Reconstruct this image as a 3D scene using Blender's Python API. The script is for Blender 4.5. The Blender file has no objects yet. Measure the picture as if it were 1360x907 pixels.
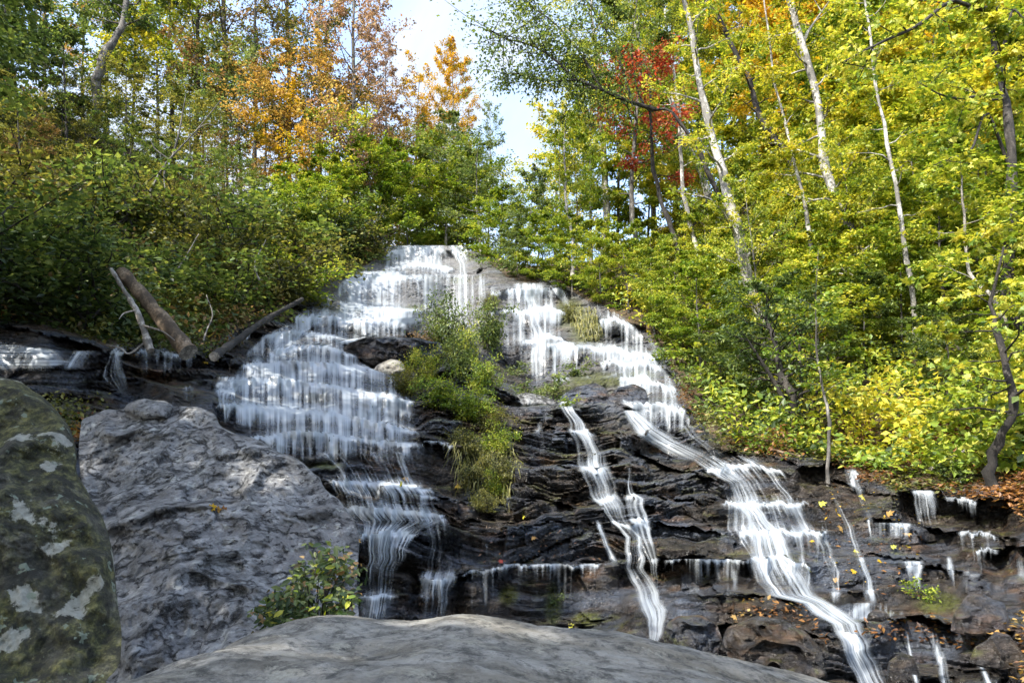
import bpy, bmesh, math, random
import numpy as np
from mathutils import Vector, Matrix, Euler

# ------------------------------------------------------------------ camera, world, sun, exposure
scene = bpy.context.scene
COL = scene.collection
F_PX = 907.0                      # focal length in pixels of the 1360 px wide photograph
PITCH = math.radians(18.0)
cam_d = bpy.data.cameras.new('camera')
cam_d.sensor_width = 36.0
cam_d.lens = 36.0 * F_PX / 1360.0
cam_d.clip_start = 0.05
cam_d.clip_end = 2000.0
cam = bpy.data.objects.new('camera', cam_d)
COL.objects.link(cam)
cam.location = (0, 0, 0)
cam.rotation_euler = (math.radians(90) + PITCH, 0, 0)
scene.camera = cam

SUN_DIR = Vector((-0.47, -0.60, 0.74)).normalized()      # towards the sun
SUN_EL = math.asin(SUN_DIR.z)
SUN_AZ = math.atan2(SUN_DIR.x, SUN_DIR.y)
world = bpy.data.worlds.new('World')
scene.world = world
world.use_nodes = True
nt = world.node_tree
nt.nodes.clear()
wo = nt.nodes.new('ShaderNodeOutputWorld')
bg = nt.nodes.new('ShaderNodeBackground')
sky = nt.nodes.new('ShaderNodeTexSky')
sky.sky_type = 'NISHITA'
sky.sun_disc = False
sky.sun_elevation = SUN_EL
sky.sun_rotation = SUN_AZ
sky.air_density = 1.0
sky.dust_density = 1.5
tc = nt.nodes.new('ShaderNodeTexCoord')
nz = nt.nodes.new('ShaderNodeTexNoise')
nz.inputs['Scale'].default_value = 2.6
nz.inputs['Detail'].default_value = 7
nz.inputs['Roughness'].default_value = 0.55
nz.inputs['Distortion'].default_value = 0.6
cr = nt.nodes.new('ShaderNodeValToRGB')
cr.color_ramp.elements[0].position = 0.40
cr.color_ramp.elements[0].color = (0.1, 0.1, 0.1, 1)
cr.color_ramp.elements[1].position = 0.62
cr.color_ramp.elements[1].color = (0.9, 0.9, 0.9, 1)
mx = nt.nodes.new('ShaderNodeMix')
mx.data_type = 'RGBA'
mpw = nt.nodes.new('ShaderNodeMapping')
mpw.inputs['Location'].default_value = (0.35, 0.0, 0.2)
nt.links.new(tc.outputs['Generated'], mpw.inputs['Vector'])
nt.links.new(mpw.outputs['Vector'], nz.inputs['Vector'])
nt.links.new(nz.outputs['Fac'], cr.inputs['Fac'])
nt.links.new(cr.outputs['Color'], mx.inputs['Factor'])
nt.links.new(sky.outputs['Color'], mx.inputs[6])
mx.inputs[7].default_value = (1.35, 1.40, 1.48, 1)            # sunlit cloud
nt.links.new(mx.outputs[2], bg.inputs['Color'])
bg.inputs['Strength'].default_value = 0.15
nt.links.new(bg.outputs['Background'], wo.inputs['Surface'])

sun_d = bpy.data.lights.new('sun', 'SUN')
sun_d.energy = 2.05
sun_d.angle = math.radians(0.5)
sun_d.color = (1.0, 0.95, 0.86)
sun = bpy.data.objects.new('sun', sun_d)
COL.objects.link(sun)
sun.rotation_euler = SUN_DIR.to_track_quat('Z', 'Y').to_euler()

scene.view_settings.view_transform = 'Standard'
scene.view_settings.look = 'None'
scene.view_settings.exposure = 2.45
scene.view_settings.gamma = 1.0
scene.cycles.transparent_max_bounces = 24
scene.cycles.max_bounces = 8
scene.cycles.use_denoising = True
scene.cycles.denoising_prefilter = 'ACCURATE'
scene.cycles.sample_clamp_direct = 4.0
scene.cycles.sample_clamp_indirect = 1.5
scene.cycles.blur_glossy = 1.0
scene.cycles.caustics_reflective = False

# ------------------------------------------------------------------ helpers
def ray(px, py):
    """direction of the view ray through photograph pixel (px, py), scaled to y = 1"""
    u = (np.asarray(px, float) - 680.0) / F_PX
    v = (453.5 - np.asarray(py, float)) / F_PX
    c, s = math.cos(PITCH), math.sin(PITCH)
    y = c - v * s
    return u / y, (s + v * c) / y

def PT(px, py, Y):
    a, b = ray(px, py)
    Y = np.asarray(Y, float)
    return np.stack([a * Y, Y + 0 * a, b * Y], -1)

def _hash(ix, iy, iz, seed):
    h = (ix * 374761393 + iy * 668265263 + iz * 2147483647 + seed * 1274126177) & 0xFFFFFFFF
    h = ((h ^ (h >> 13)) * 1274126177) & 0xFFFFFFFF
    h = ((h ^ (h >> 16)) * 2246822519) & 0xFFFFFFFF
    return ((h ^ (h >> 15)) & 0xFFFFFF) / float(0xFFFFFF)

def vnoise(p, seed=0):
    p = np.asarray(p, float)
    i = np.floor(p).astype(np.int64)
    f = p - i
    f = f * f * f * (f * (f * 6 - 15) + 10)
    r = 0
    for dx in (0, 1):
        wx = f[..., 0] if dx else 1 - f[..., 0]
        for dy in (0, 1):
            wy = f[..., 1] if dy else 1 - f[..., 1]
            for dz in (0, 1):
                wz = f[..., 2] if dz else 1 - f[..., 2]
                r = r + wx * wy * wz * _hash(i[..., 0] + dx, i[..., 1] + dy, i[..., 2] + dz, seed)
    return r * 2 - 1

def fbm(p, octv=4, seed=0, gain=0.5):
    p = np.asarray(p, float)
    a, r, n = 1.0, 0, 0.0
    for k in range(octv):
        r = r + a * vnoise(p * (2.03 ** k) + 17.3 * k, seed + k)
        n += a
        a *= gain
    return r / n

def sstep(a, b, x):
    t = np.clip((x - a) / (b - a), 0, 1)
    return t * t * (3 - 2 * t)

def poly_sd(px, py, poly):
    """signed distance to a polygon, negative inside"""
    P = np.array(poly, float)
    x, y = np.asarray(px, float), np.asarray(py, float)
    d = np.full(x.shape, 1e18)
    ins = np.zeros(x.shape, bool)
    for a, b in zip(P, np.roll(P, -1, 0)):
        e = b - a
        t = np.clip(((x - a[0]) * e[0] + (y - a[1]) * e[1]) / (e @ e), 0, 1)
        d = np.minimum(d, (x - a[0] - t * e[0]) ** 2 + (y - a[1] - t * e[1]) ** 2)
        if a[1] != b[1]:
            c = (a[1] > y) != (b[1] > y)
            ins ^= c & (x < (b[0] - a[0]) * (y - a[1]) / (b[1] - a[1]) + a[0])
    d = np.sqrt(d)
    return np.where(ins, -d, d)

def in_poly(px, py, poly):
    return poly_sd(px, py, poly) < 0

def mesh_from(name, verts, faces, mat=None, attrs=None, uv=None, smooth=True):
    """faces: (n,3) or (n,4) int array"""
    me = bpy.data.meshes.new(name)
    verts = np.asarray(verts, np.float32).reshape(-1, 3)
    faces = np.asarray(faces, np.int32)
    k = faces.shape[1]
    me.vertices.add(len(verts))
    me.vertices.foreach_set('co', verts.ravel())
    me.loops.add(faces.size)
    me.loops.foreach_set('vertex_index', faces.ravel())
    me.polygons.add(len(faces))
    me.polygons.foreach_set('loop_start', np.arange(0, faces.size, k, dtype=np.int32))
    me.polygons.foreach_set('loop_total', np.full(len(faces), k, np.int32))
    me.polygons.foreach_set('use_smooth', np.full(len(faces), smooth))
    for an, av in (attrs or {}).items():
        at = me.attributes.new(an, 'FLOAT', 'POINT')
        at.data.foreach_set('value', np.asarray(av, np.float32).ravel())
    if uv is not None:
        ul = me.uv_layers.new(name='flow')
        ul.data.foreach_set('uv', np.asarray(uv, np.float32)[faces.ravel()].ravel())
    if mat:
        me.materials.append(mat)
    me.update()
    me.validate()
    return me

def link(name, me, parent=None, kind=None, label=None, cat=None, group=None, loc=None):
    o = bpy.data.objects.new(name, me)
    COL.objects.link(o)
    if parent is not None:
        o.parent = parent
    if loc is not None:
        o.location = loc
    if kind: o['kind'] = kind
    if label: o['label'] = label
    if cat: o['category'] = cat
    if group: o['group'] = group
    return o

def grid_faces(nr, nc):
    i = np.arange(nr * nc).reshape(nr, nc)
    return np.stack([i[:-1, :-1], i[:-1, 1:], i[1:, 1:], i[1:, :-1]], -1).reshape(-1, 4)

def compress(verts, faces, attrs):
    u, inv = np.unique(faces.ravel(), return_inverse=True)
    return verts[u], inv.reshape(faces.shape), {k: v[u] for k, v in attrs.items()}

# ------------------------------------------------------------------ node helpers
class NB:
    def __init__(s, name):
        s.m = bpy.data.materials.new(name)
        s.m.use_nodes = True
        s.t = s.m.node_tree
        s.t.nodes.clear()
        s.out = s.n('ShaderNodeOutputMaterial')
    def n(s, typ, **kw):
        o = s.t.nodes.new(typ)
        for k, v in kw.items():
            if k.startswith('_'):
                setattr(o, k[1:], v)
            else:
                s.set(o.inputs[k.replace('__', ' ')], v)
        return o
    def set(s, sock, v):
        if isinstance(v, bpy.types.NodeSocket):
            s.t.links.new(v, sock)
        else:
            sock.default_value = v
    def attr(s, name):
        return s.n('ShaderNodeAttribute', _attribute_name=name).outputs['Fac']
    def pos(s, scale=(1, 1, 1), obj=False):
        src = s.n('ShaderNodeTexCoord').outputs['Object'] if obj else s.n('ShaderNodeNewGeometry').outputs['Position']
        return s.n('ShaderNodeMapping', Vector=src, Scale=scale).outputs['Vector']
    def noise(s, vec, scale, detail=5, rough=.55, dist=0.0):
        return s.n('ShaderNodeTexNoise', Vector=vec, Scale=scale, Detail=detail, Roughness=rough, Distortion=dist).outputs['Fac']
    def ramp(s, fac, stops):
        o = s.n('ShaderNodeValToRGB', Fac=fac)
        e = o.color_ramp.elements
        while len(e) < len(stops):
            e.new(0.5)
        for el, (p, c) in zip(e, stops):
            el.position = p
            el.color = (c, c, c, 1) if isinstance(c, (int, float)) else (*c, 1)
        return o.outputs['Color']
    def mix(s, fac, a, b, mode='MIX'):
        o = s.n('ShaderNodeMix', _data_type='RGBA', _blend_type=mode)
        s.set(o.inputs[0], fac)
        for i, v in ((6, a), (7, b)):
            s.set(o.inputs[i], v if isinstance(v, bpy.types.NodeSocket) else (*v, 1))
        return o.outputs[2]
    def math(s, op, a, b=0.5, c=None, clamp=False):
        o = s.n('ShaderNodeMath', _operation=op, _use_clamp=clamp)
        s.set(o.inputs[0], a); s.set(o.inputs[1], b)
        if c is not None: s.set(o.inputs[2], c)
        return o.outputs[0]
    def bump(s, h, strength=.5, dist=.05, normal=None):
        o = s.n('ShaderNodeBump', Height=h, Strength=strength, Distance=dist)
        if normal: s.set(o.inputs['Normal'], normal)
        return o.outputs['Normal']
    def bsdf(s, **kw):
        o = s.n('ShaderNodeBsdfPrincipled')
        for k, v in kw.items():
            k = k.replace('__', ' ')
            s.set(o.inputs[k], (*v, 1) if isinstance(v, tuple) and len(v) == 3 else v)
        return o
    def done(s, sh):
        s.t.links.new(sh, s.out.inputs['Surface'])
        return s.m

def sep_z(b):
    return b.n('ShaderNodeSeparateXYZ', Vector=b.n('ShaderNodeNewGeometry').outputs['Normal']).outputs['Z']

def mat_wet_rock():
    b = NB('wet_rock')
    p = b.pos((1, 1, 2.6))
    n1 = b.noise(p, .55, 6, .6, .4)
    n2 = b.noise(p, 2.6, 8, .68, .3)
    n3 = b.noise(p, 15, 7, .75)
    dark = b.ramp(n2, [(.30, (.008, .007, .006)), (.45, (.025, .021, .018)), (.58, (.064, .050, .038)), (.72, (.16, .13, .10))])
    blue = b.ramp(n3, [(.3, (.024, .030, .043)), (.7, (.13, .155, .20))])  # bluish sky sheen of the wet rock, put into the base colour
    c = b.mix(b.ramp(n1, [(.45, 0.), (.60, .85)]), dark, blue)
    brown = b.ramp(n2, [(.35, (.045, .022, .010)), (.7, (.20, .11, .05))])
    c = b.mix(b.ramp(b.noise(p, .9, 5, .6), [(.55, 0.), (.68, .7)]), c, brown)
    pale = b.ramp(n3, [(.25, (.07, .07, .07)), (.5, (.17, .17, .172)), (.75, (.31, .31, .315))])
    c = b.mix(b.math('MULTIPLY', b.attr('pale'), b.ramp(n2, [(.3, .35), (.5, 1.)])), c, pale)
    moss = b.ramp(n3, [(.3, (.02, .028, .006)), (.7, (.13, .14, .025))])
    up = b.math('MULTIPLY_ADD', sep_z(b), .16, b.noise(p, 1.3, 6, .65))
    c = b.mix(b.math('MAXIMUM', b.ramp(up, [(.68, 0.), (.78, .6)]), b.math('MULTIPLY', b.attr('moss'), b.ramp(n3, [(.38, 0.), (.5, .95)]))), c, moss)
    # thin bedding cracks and speckle
    lay = b.noise(b.n('ShaderNodeMapping', Vector=b.n('ShaderNodeVectorMath', _operation='ADD').outputs[0], Scale=(.7, .7, 9)).outputs[0], 1.3, 6, .7)
    va = [n_ for n_ in b.t.nodes if n_.bl_idname == 'ShaderNodeVectorMath'][-1]
    b.set(va.inputs[0], b.n('ShaderNodeNewGeometry').outputs['Position'])
    b.set(va.inputs[1], b.n('ShaderNodeVectorMath', _operation='SCALE', Vector=b.n('ShaderNodeTexNoise', Vector=p, Scale=1.2, Detail=4).outputs['Color'], Scale=.3).outputs[0])
    crack = b.ramp(lay, [(.40, 0.), (.47, 1.)])
    c = b.mix(b.math('MULTIPLY', b.math('SUBTRACT', 1.0, crack), b.math('MULTIPLY_ADD', b.attr('pale'), -.65, .8)), c, (.006, .005, .005))
    spk = b.ramp(b.noise(p, 38, 3, .6), [(.62, 0.), (.70, .4)])
    c = b.mix(spk, c, (.30, .28, .25))
    h = b.math('ADD', b.math('MULTIPLY', n2, 1.3), b.math('MULTIPLY', b.math('MULTIPLY_ADD', b.attr('pale'), -.9, 1.0), b.math('ADD', b.math('MULTIPLY', crack, .3), b.math('MULTIPLY', lay, .8))))
    nm = b.bump(h, 1.0, .14)
    nm = b.bump(n3, .9, .04, nm)
    ro = b.ramp(b.noise(p, 2.3, 6), [(.35, .12), (.65, .40)])
    ro = b.mix(b.attr('pale'), ro, (.45, .45, .45))
    s = b.bsdf(Base__Color=c, Roughness=ro, Normal=nm)
    return b.done(s.outputs[0])

def mat_soil():
    b = NB('forest_floor')
    p = b.pos()
    n = b.noise(p, 3, 7, .7)
    n2 = b.noise(p, 22, 4, .7)
    c = b.ramp(n, [(.3, (.02, .016, .01)), (.5, (.055, .04, .022)), (.65, (.10, .06, .03)), (.8, (.06, .07, .02))])
    c = b.mix(b.ramp(n2, [(.5, 0.), (.7, .5)]), c, (.2, .12, .05))
    s = b.bsdf(Base__Color=c, Roughness=.9, Normal=b.bump(n2, .8, .08))
    return b.done(s.outputs[0])

def mat_boulder(kind):
    b = NB(kind)
    p = b.pos()
    n1 = b.noise(p, .9, 6, .6, .5)
    n2 = b.noise(p, 3.5, 8, .68, .3)
    n3 = b.noise(p, 16, 7, .72)
    n4 = b.noise(p, 60, 4, .7)
    if kind == 'grey_boulder_stone':
        n5 = b.noise(b.pos((1, 1, 1.3)), 7, 9, .78, .4)
        c = b.ramp(b.math('ADD', b.math('MULTIPLY', n2, .45), b.math('MULTIPLY', n5, .55)), [(.30, (.02, .02, .022)), (.42, (.10, .10, .098)), (.50, (.20, .202, .205)), (.62, (.40, .40, .395))])
        c = b.mix(b.ramp(n1, [(.5, 0.), (.62, .65)]), c, (.15, .14, .135))
        pit = b.ramp(b.noise(b.pos((1, 1, 1.8)), 9, 6, .75, .6), [(.40, 0.), (.47, 1.)])
        c = b.mix(b.math('SUBTRACT', 1.0, pit), c, (.018, .018, .02))  # shade inside the pits is put into the colour too
        lich = b.ramp(b.noise(p, 7, 3, .6), [(.63, 0.), (.67, 1.)])
        c = b.mix(b.math('MULTIPLY', lich, .7), c, (.42, .43, .4))
        cn = b.math('ABSOLUTE', b.math('SUBTRACT', b.noise(b.pos((1, 1, 1.5)), .8, 7, .55, .4), .5))
        crack = b.ramp(cn, [(0.0, 0.), (.016, 1.)])
        c = b.mix(b.math('MULTIPLY', b.math('SUBTRACT', 1.0, crack), .9), c, (.006, .006, .006))
        h = b.math('ADD', b.math('ADD', b.math('MULTIPLY', pit, .25), b.math('MULTIPLY', crack, .35)), b.math('MULTIPLY', n2, 1.2))
        nm = b.bump(h, 1.0, .10)
        nm = b.bump(n3, .9, .03, nm)
        ro = .6
    elif kind == 'mossy_boulder_stone':
        c = b.ramp(n3, [(.3, (.02, .02, .016)), (.5, (.07, .068, .055)), (.7, (.2, .195, .16))])
        moss = b.ramp(n3, [(.36, (.010, .011, .004)), (.48, (.055, .058, .018)), (.62, (.21, .20, .07))])
        c = b.mix(b.ramp(n2, [(.38, 0.), (.52, 1.)]), c, moss)
        dk = b.ramp(b.noise(p, 6.5, 8, .78), [(.42, 1.), (.52, 0.)])
        c = b.mix(b.math('MULTIPLY', dk, .9), c, (.01, .011, .006))
        vv = b.n('ShaderNodeTexVoronoi', _feature='SMOOTH_F1', Scale=3.4, Vector=b.n('ShaderNodeVectorMath', _operation='ADD').outputs[0])
        vm = vv.inputs['Vector'].links[0].from_node
        b.set(vm.inputs[0], p)
        b.set(vm.inputs[1], b.n('ShaderNodeVectorMath', _operation='SCALE', Vector=b.n('ShaderNodeTexNoise', Vector=p, Scale=5, Detail=5).outputs['Color'], Scale=.35).outputs[0])
        lich = b.ramp(b.math('ADD', b.math('MULTIPLY', b.math('SUBTRACT', .45, vv.outputs['Distance']), 1.0), b.math('MULTIPLY', b.noise(p, 8, 8, .75), .6)), [(.535, 0.), (.575, 1.)])
        c = b.mix(b.math('MULTIPLY', lich, .85), c, b.ramp(n3, [(.3, (.26, .26, .22)), (.7, (.52, .53, .47))]))
        pale = b.ramp(b.noise(p, 11, 3, .6), [(.63, 0.), (.66, .8)])
        c = b.mix(pale, c, (.24, .29, .22))
        nm = b.bump(b.math('ADD', n2, b.math('MULTIPLY', n3, .7)), 1.0, .09)
        nm = b.bump(n4, .8, .02, nm)
        ro = .85
    else:
        p = b.pos((1, 1, 1))
        n5 = b.noise(p, 9, 9, .75, .3)
        c = b.ramp(b.math('ADD', b.math('MULTIPLY', n2, .6), b.math('MULTIPLY', n5, .4)), [(.30, (.07, .067, .06)), (.43, (.20, .19, .165)), (.53, (.36, .345, .31)), (.68, (.5, .48, .43))])
        c = b.mix(b.ramp(n1, [(.46, 0.), (.6, .6)]), c, (.20, .165, .105))
        sp = b.ramp(b.noise(b.pos((1, .7, 1)), 9, 9, .8), [(.40, .8), (.52, 0.)])
        c = b.mix(sp, c, (.03, .03, .028))
        lich = b.ramp(b.noise(p, 4, 9, .75, .5), [(.55, 0.), (.60, .8)])
        c = b.mix(lich, c, b.ramp(n4, [(.3, (.26, .245, .2)), (.7, (.5, .48, .4))]))
        c = b.mix(b.ramp(b.noise(p, 1.6, 5, .6), [(.56, 0.), (.7, .5)]), c, (.19, .20, .215))
        nm = b.bump(b.math('ADD', n2, b.math('MULTIPLY', n3, .6)), 1.0, .07)
        nm = b.bump(n4, .9, .014, nm)
        ro = .8
    s = b.bsdf(Base__Color=c, Roughness=ro, Normal=nm)
    return b.done(s.outputs[0])

def mat_water():
    b = NB('falling_water')
    uv = b.n('ShaderNodeUVMap', _uv_map='flow').outputs['UV']
    def st(su, sv, detail, rough=.6):
        return b.noise(b.n('ShaderNodeMapping', Vector=uv, Scale=(su, sv, 1)).outputs[0], 1.0, detail, rough)
    n1 = st(.05, .004, 2)
    n2 = st(.20, .006, 3, .55)
    n = b.math('ADD', b.math('MULTIPLY', n1, .45), b.math('MULTIPLY', n2, .55))
    a = b.math('MULTIPLY_ADD', b.math('SUBTRACT', n, .5), 3.0, b.attr('dens'))
    al = b.n('ShaderNodeMapRange', _interpolation_type='SMOOTHSTEP', Value=a)
    al.inputs['From Min'].default_value = .14
    al.inputs['From Max'].default_value = 1.25
    alpha = b.math('MULTIPLY', al.outputs[0], b.attr('edge'))
    col = b.ramp(n2, [(.35, (.42, .47, .53)), (.62, (.54, .58, .61))])
    d = b.n('ShaderNodeBsdfDiffuse', Color=col)
    t = b.n('ShaderNodeBsdfTranslucent', Color=col)
    g = b.n('ShaderNodeBsdfGlossy', Color=(1, 1, 1, 1), Roughness=.3)
    m1 = b.n('ShaderNodeMixShader', Fac=.35); b.set(m1.inputs[1], d.outputs[0]); b.set(m1.inputs[2], t.outputs[0])
    m2 = b.n('ShaderNodeMixShader', Fac=.06); b.set(m2.inputs[1], m1.outputs[0]); b.set(m2.inputs[2], g.outputs[0])
    tr = b.n('ShaderNodeBsdfTransparent')
    m3 = b.n('ShaderNodeMixShader', Fac=alpha); b.set(m3.inputs[1], tr.outputs[0]); b.set(m3.inputs[2], m2.outputs[0])
    return b.done(m3.outputs[0])

def mat_leaf(name, cols, trans=.5):
    b = NB(name)
    v = b.attr('v')
    oi = b.n('ShaderNodeObjectInfo').outputs['Random']
    v = b.math('ADD', v, b.math('MULTIPLY', b.math('SUBTRACT', oi, .5), .22), clamp=True)
    n = len(cols)
    c = b.ramp(v, [(.12 + .76 * i / (n - 1), k) for i, k in enumerate(cols)])
    d = b.n('ShaderNodeBsdfDiffuse', Color=c)
    t = b.n('ShaderNodeBsdfTranslucent', Color=b.mix(1.0, c, (1.0, .95, .55), 'MULTIPLY'))
    g = b.n('ShaderNodeBsdfGlossy', Color=(1, 1, 1, 1), Roughness=.5)
    m1 = b.n('ShaderNodeMixShader', Fac=trans); b.set(m1.inputs[1], d.outputs[0]); b.set(m1.inputs[2], t.outputs[0])
    m2 = b.n('ShaderNodeMixShader', Fac=.025); b.set(m2.inputs[1], m1.outputs[0]); b.set(m2.inputs[2], g.outputs[0])
    return b.done(m2.outputs[0])

def mat_bark(name, c0, c1, c2, sc=6):
    b = NB(name)
    p = b.pos((1, 1, .35))
    n = b.noise(p, sc, 6, .7)
    n2 = b.noise(b.pos((1, 1, .6)), sc * .45, 5, .65)
    c = b.ramp(n, [(.33, c0), (.5, c1), (.66, c2)])
    c = b.mix(b.ramp(n2, [(.48, 0.), (.54, .9)]), c, tuple(x * .3 for x in c1))
    c = b.mix(b.ramp(b.noise(b.pos(), sc * 4, 5, .7), [(.45, .6), (.55, 0.)]), c, tuple(x * .25 for x in c1))
    s = b.bsdf(Base__Color=c, Roughness=.9, Normal=b.bump(n, .9, .05))
    return b.done(s.outputs[0])

# ------------------------------------------------------------------ the terrain: rock face of the falls and the wooded banks
CTRL = np.array([
    # px, py, distance in metres
    (560, 830, 10.6), (480, 800, 10.8), (560, 760, 11.2), (470, 700, 12.0), (580, 690, 12.2), (440, 625, 13.2), (560, 610, 13.6),
    (330, 585, 13.6), (420, 545, 15.2), (540, 545, 15.6), (300, 505, 15.6), (420, 490, 17.4), (520, 500, 17.4), (320, 455, 18.6),
    (420, 440, 20.5), (500, 425, 22.5), (560, 425, 23), (420, 405, 24), (500, 368, 27), (580, 375, 27.5), (520, 328, 32.0),
    (600, 328, 32.0), (640, 350, 30), (640, 400, 25.5), (620, 470, 21.0), (620, 560, 16.5), (640, 650, 13.4), (700, 700, 12.4),
    (700, 620, 14.4), (720, 540, 17.6), (800, 538, 17.8), (790, 620, 14.4), (820, 700, 12.0), (860, 800, 9.8), (860, 850, 9.0),
    (700, 760, 11.0), (640, 770, 11.0), (700, 830, 10.0), (720, 500, 20.5), (800, 500, 20.5), (700, 385, 26.5), (740, 460, 22.5),
    (820, 465, 22.5), (820, 415, 25), (880, 490, 21), (880, 545, 18.2), (900, 570, 16.8), (900, 650, 13.4), (960, 620, 14.2),
    (1000, 700, 11.6), (920, 740, 10.8), (1060, 780, 9.6), (950, 800, 9.6), (1100, 830, 8.7), (1000, 860, 8.5), (1170, 900, 7.6),
    (1040, 620, 14.6), (1100, 680, 12.2), (1150, 620, 14.2), (1200, 700, 11.6), (1180, 760, 10.4), (1250, 800, 9.2), (1320, 790, 9.0),
    (1230, 880, 7.8), (1340, 880, 7.4), (1340, 720, 10.2), (1260, 640, 13.2), (1340, 640, 12.2),
    (1060, 560, 17.5), (1200, 570, 16), (1340, 560, 14.8), (950, 500, 22), (950, 430, 26), (1050, 450, 24), (1200, 460, 21.5),
    (1340, 450, 19), (850, 350, 31), (950, 330, 34), (1100, 300, 34), (1250, 280, 31), (1380, 250, 29), (1100, 190, 44), (1360, 100, 42),
    (740, 352, 31), (240, 480, 14.8), (240, 540, 12.8), (140, 470, 13.2), (0, 480, 12.0), (60, 440, 13.5), (140, 545, 11.0), (0, 560, 9.6),
    (0, 425, 14.2), (200, 450, 17.0), (120, 420, 17.2), (250, 400, 20), (120, 330, 21.5), (0, 330, 19.5), (350, 400, 21.5), (250, 320, 26),
    (380, 350, 26.5), (120, 230, 29), (0, 220, 27), (330, 280, 31), (450, 345, 30), (0, 115, 37), (180, 205, 34),
    (300, 700, 10.6), (100, 700, 8.4), (0, 700, 7.8), (300, 900, 8.6), (600, 1000, 8.2), (1000, 1000, 6.9), (1360, 1000, 6.0), (0, 1000, 6.0), (200, 1000, 7.2),
    (-600, 1000, 5.4), (-600, 600, 7.5), (-600, 400, 13), (-600, 200, 24), (-600, 60, 36), (2000, 1000, 5.0), (2000, 600, 10.0), (2000, 400, 17.5), (2000, 200, 26), (2000, 0, 40),
])
def rbf_fit(pts, vals, lam=2.0):
    d = np.hypot(pts[:, None, 0] - pts[None, :, 0], pts[:, None, 1] - pts[None, :, 1])
    n = len(pts)
    A = np.zeros((n + 3, n + 3))
    A[:n, :n] = -d - lam * np.eye(n)
    A[:n, n] = 1; A[:n, n + 1:] = pts / 500.0
    A[n, :n] = 1; A[n + 1:, :n] = pts.T / 500.0
    return np.linalg.solve(A, np.r_[vals, 0, 0, 0])
_pts = CTRL[:, :2].astype(float)
_w = rbf_fit(_pts, np.log(CTRL[:, 2]))
def base_depth(px, py):
    px = np.asarray(px, float); py = np.asarray(py, float)
    r = np.zeros(px.shape)
    for (x, y), w in zip(_pts, _w):
        r -= w * np.sqrt((px - x) ** 2 + (py - y) ** 2 + 900.0)
    n = len(_pts)
    return np.exp(r + _w[n] + _w[n + 1] * px / 500 + _w[n + 2] * py / 500)

RIDGE = np.array([(-700, 60), (-300, 62), (-100, 90), (0, 112), (100, 160), (200, 212), (300, 262), (400, 312), (460, 338), (508, 330),
                  (516, 327), (590, 326), (625, 333), (700, 354), (780, 348), (850, 322), (950, 262), (1100, 190), (1250, 130), (1400, 80), (1700, 20), (2060, -20)], float)
NROW = 360
COLS = np.unique(np.concatenate([np.arange(-700, -20, 20), np.arange(-20, 1381, 2.6), np.arange(1390, 2061, 20)]))
NCOL = len(COLS)
PY0 = 1000.0
RG = np.interp(COLS, RIDGE[:, 0], RIDGE[:, 1])
TT = np.linspace(0, 1, NROW)
GX = np.broadcast_to(COLS, (NROW, NCOL)).copy()
GY = PY0 + (RG[None, :] - PY0) * TT[:, None]
D = base_depth(GX, GY)
D = np.maximum.accumulate(D, axis=0)

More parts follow.
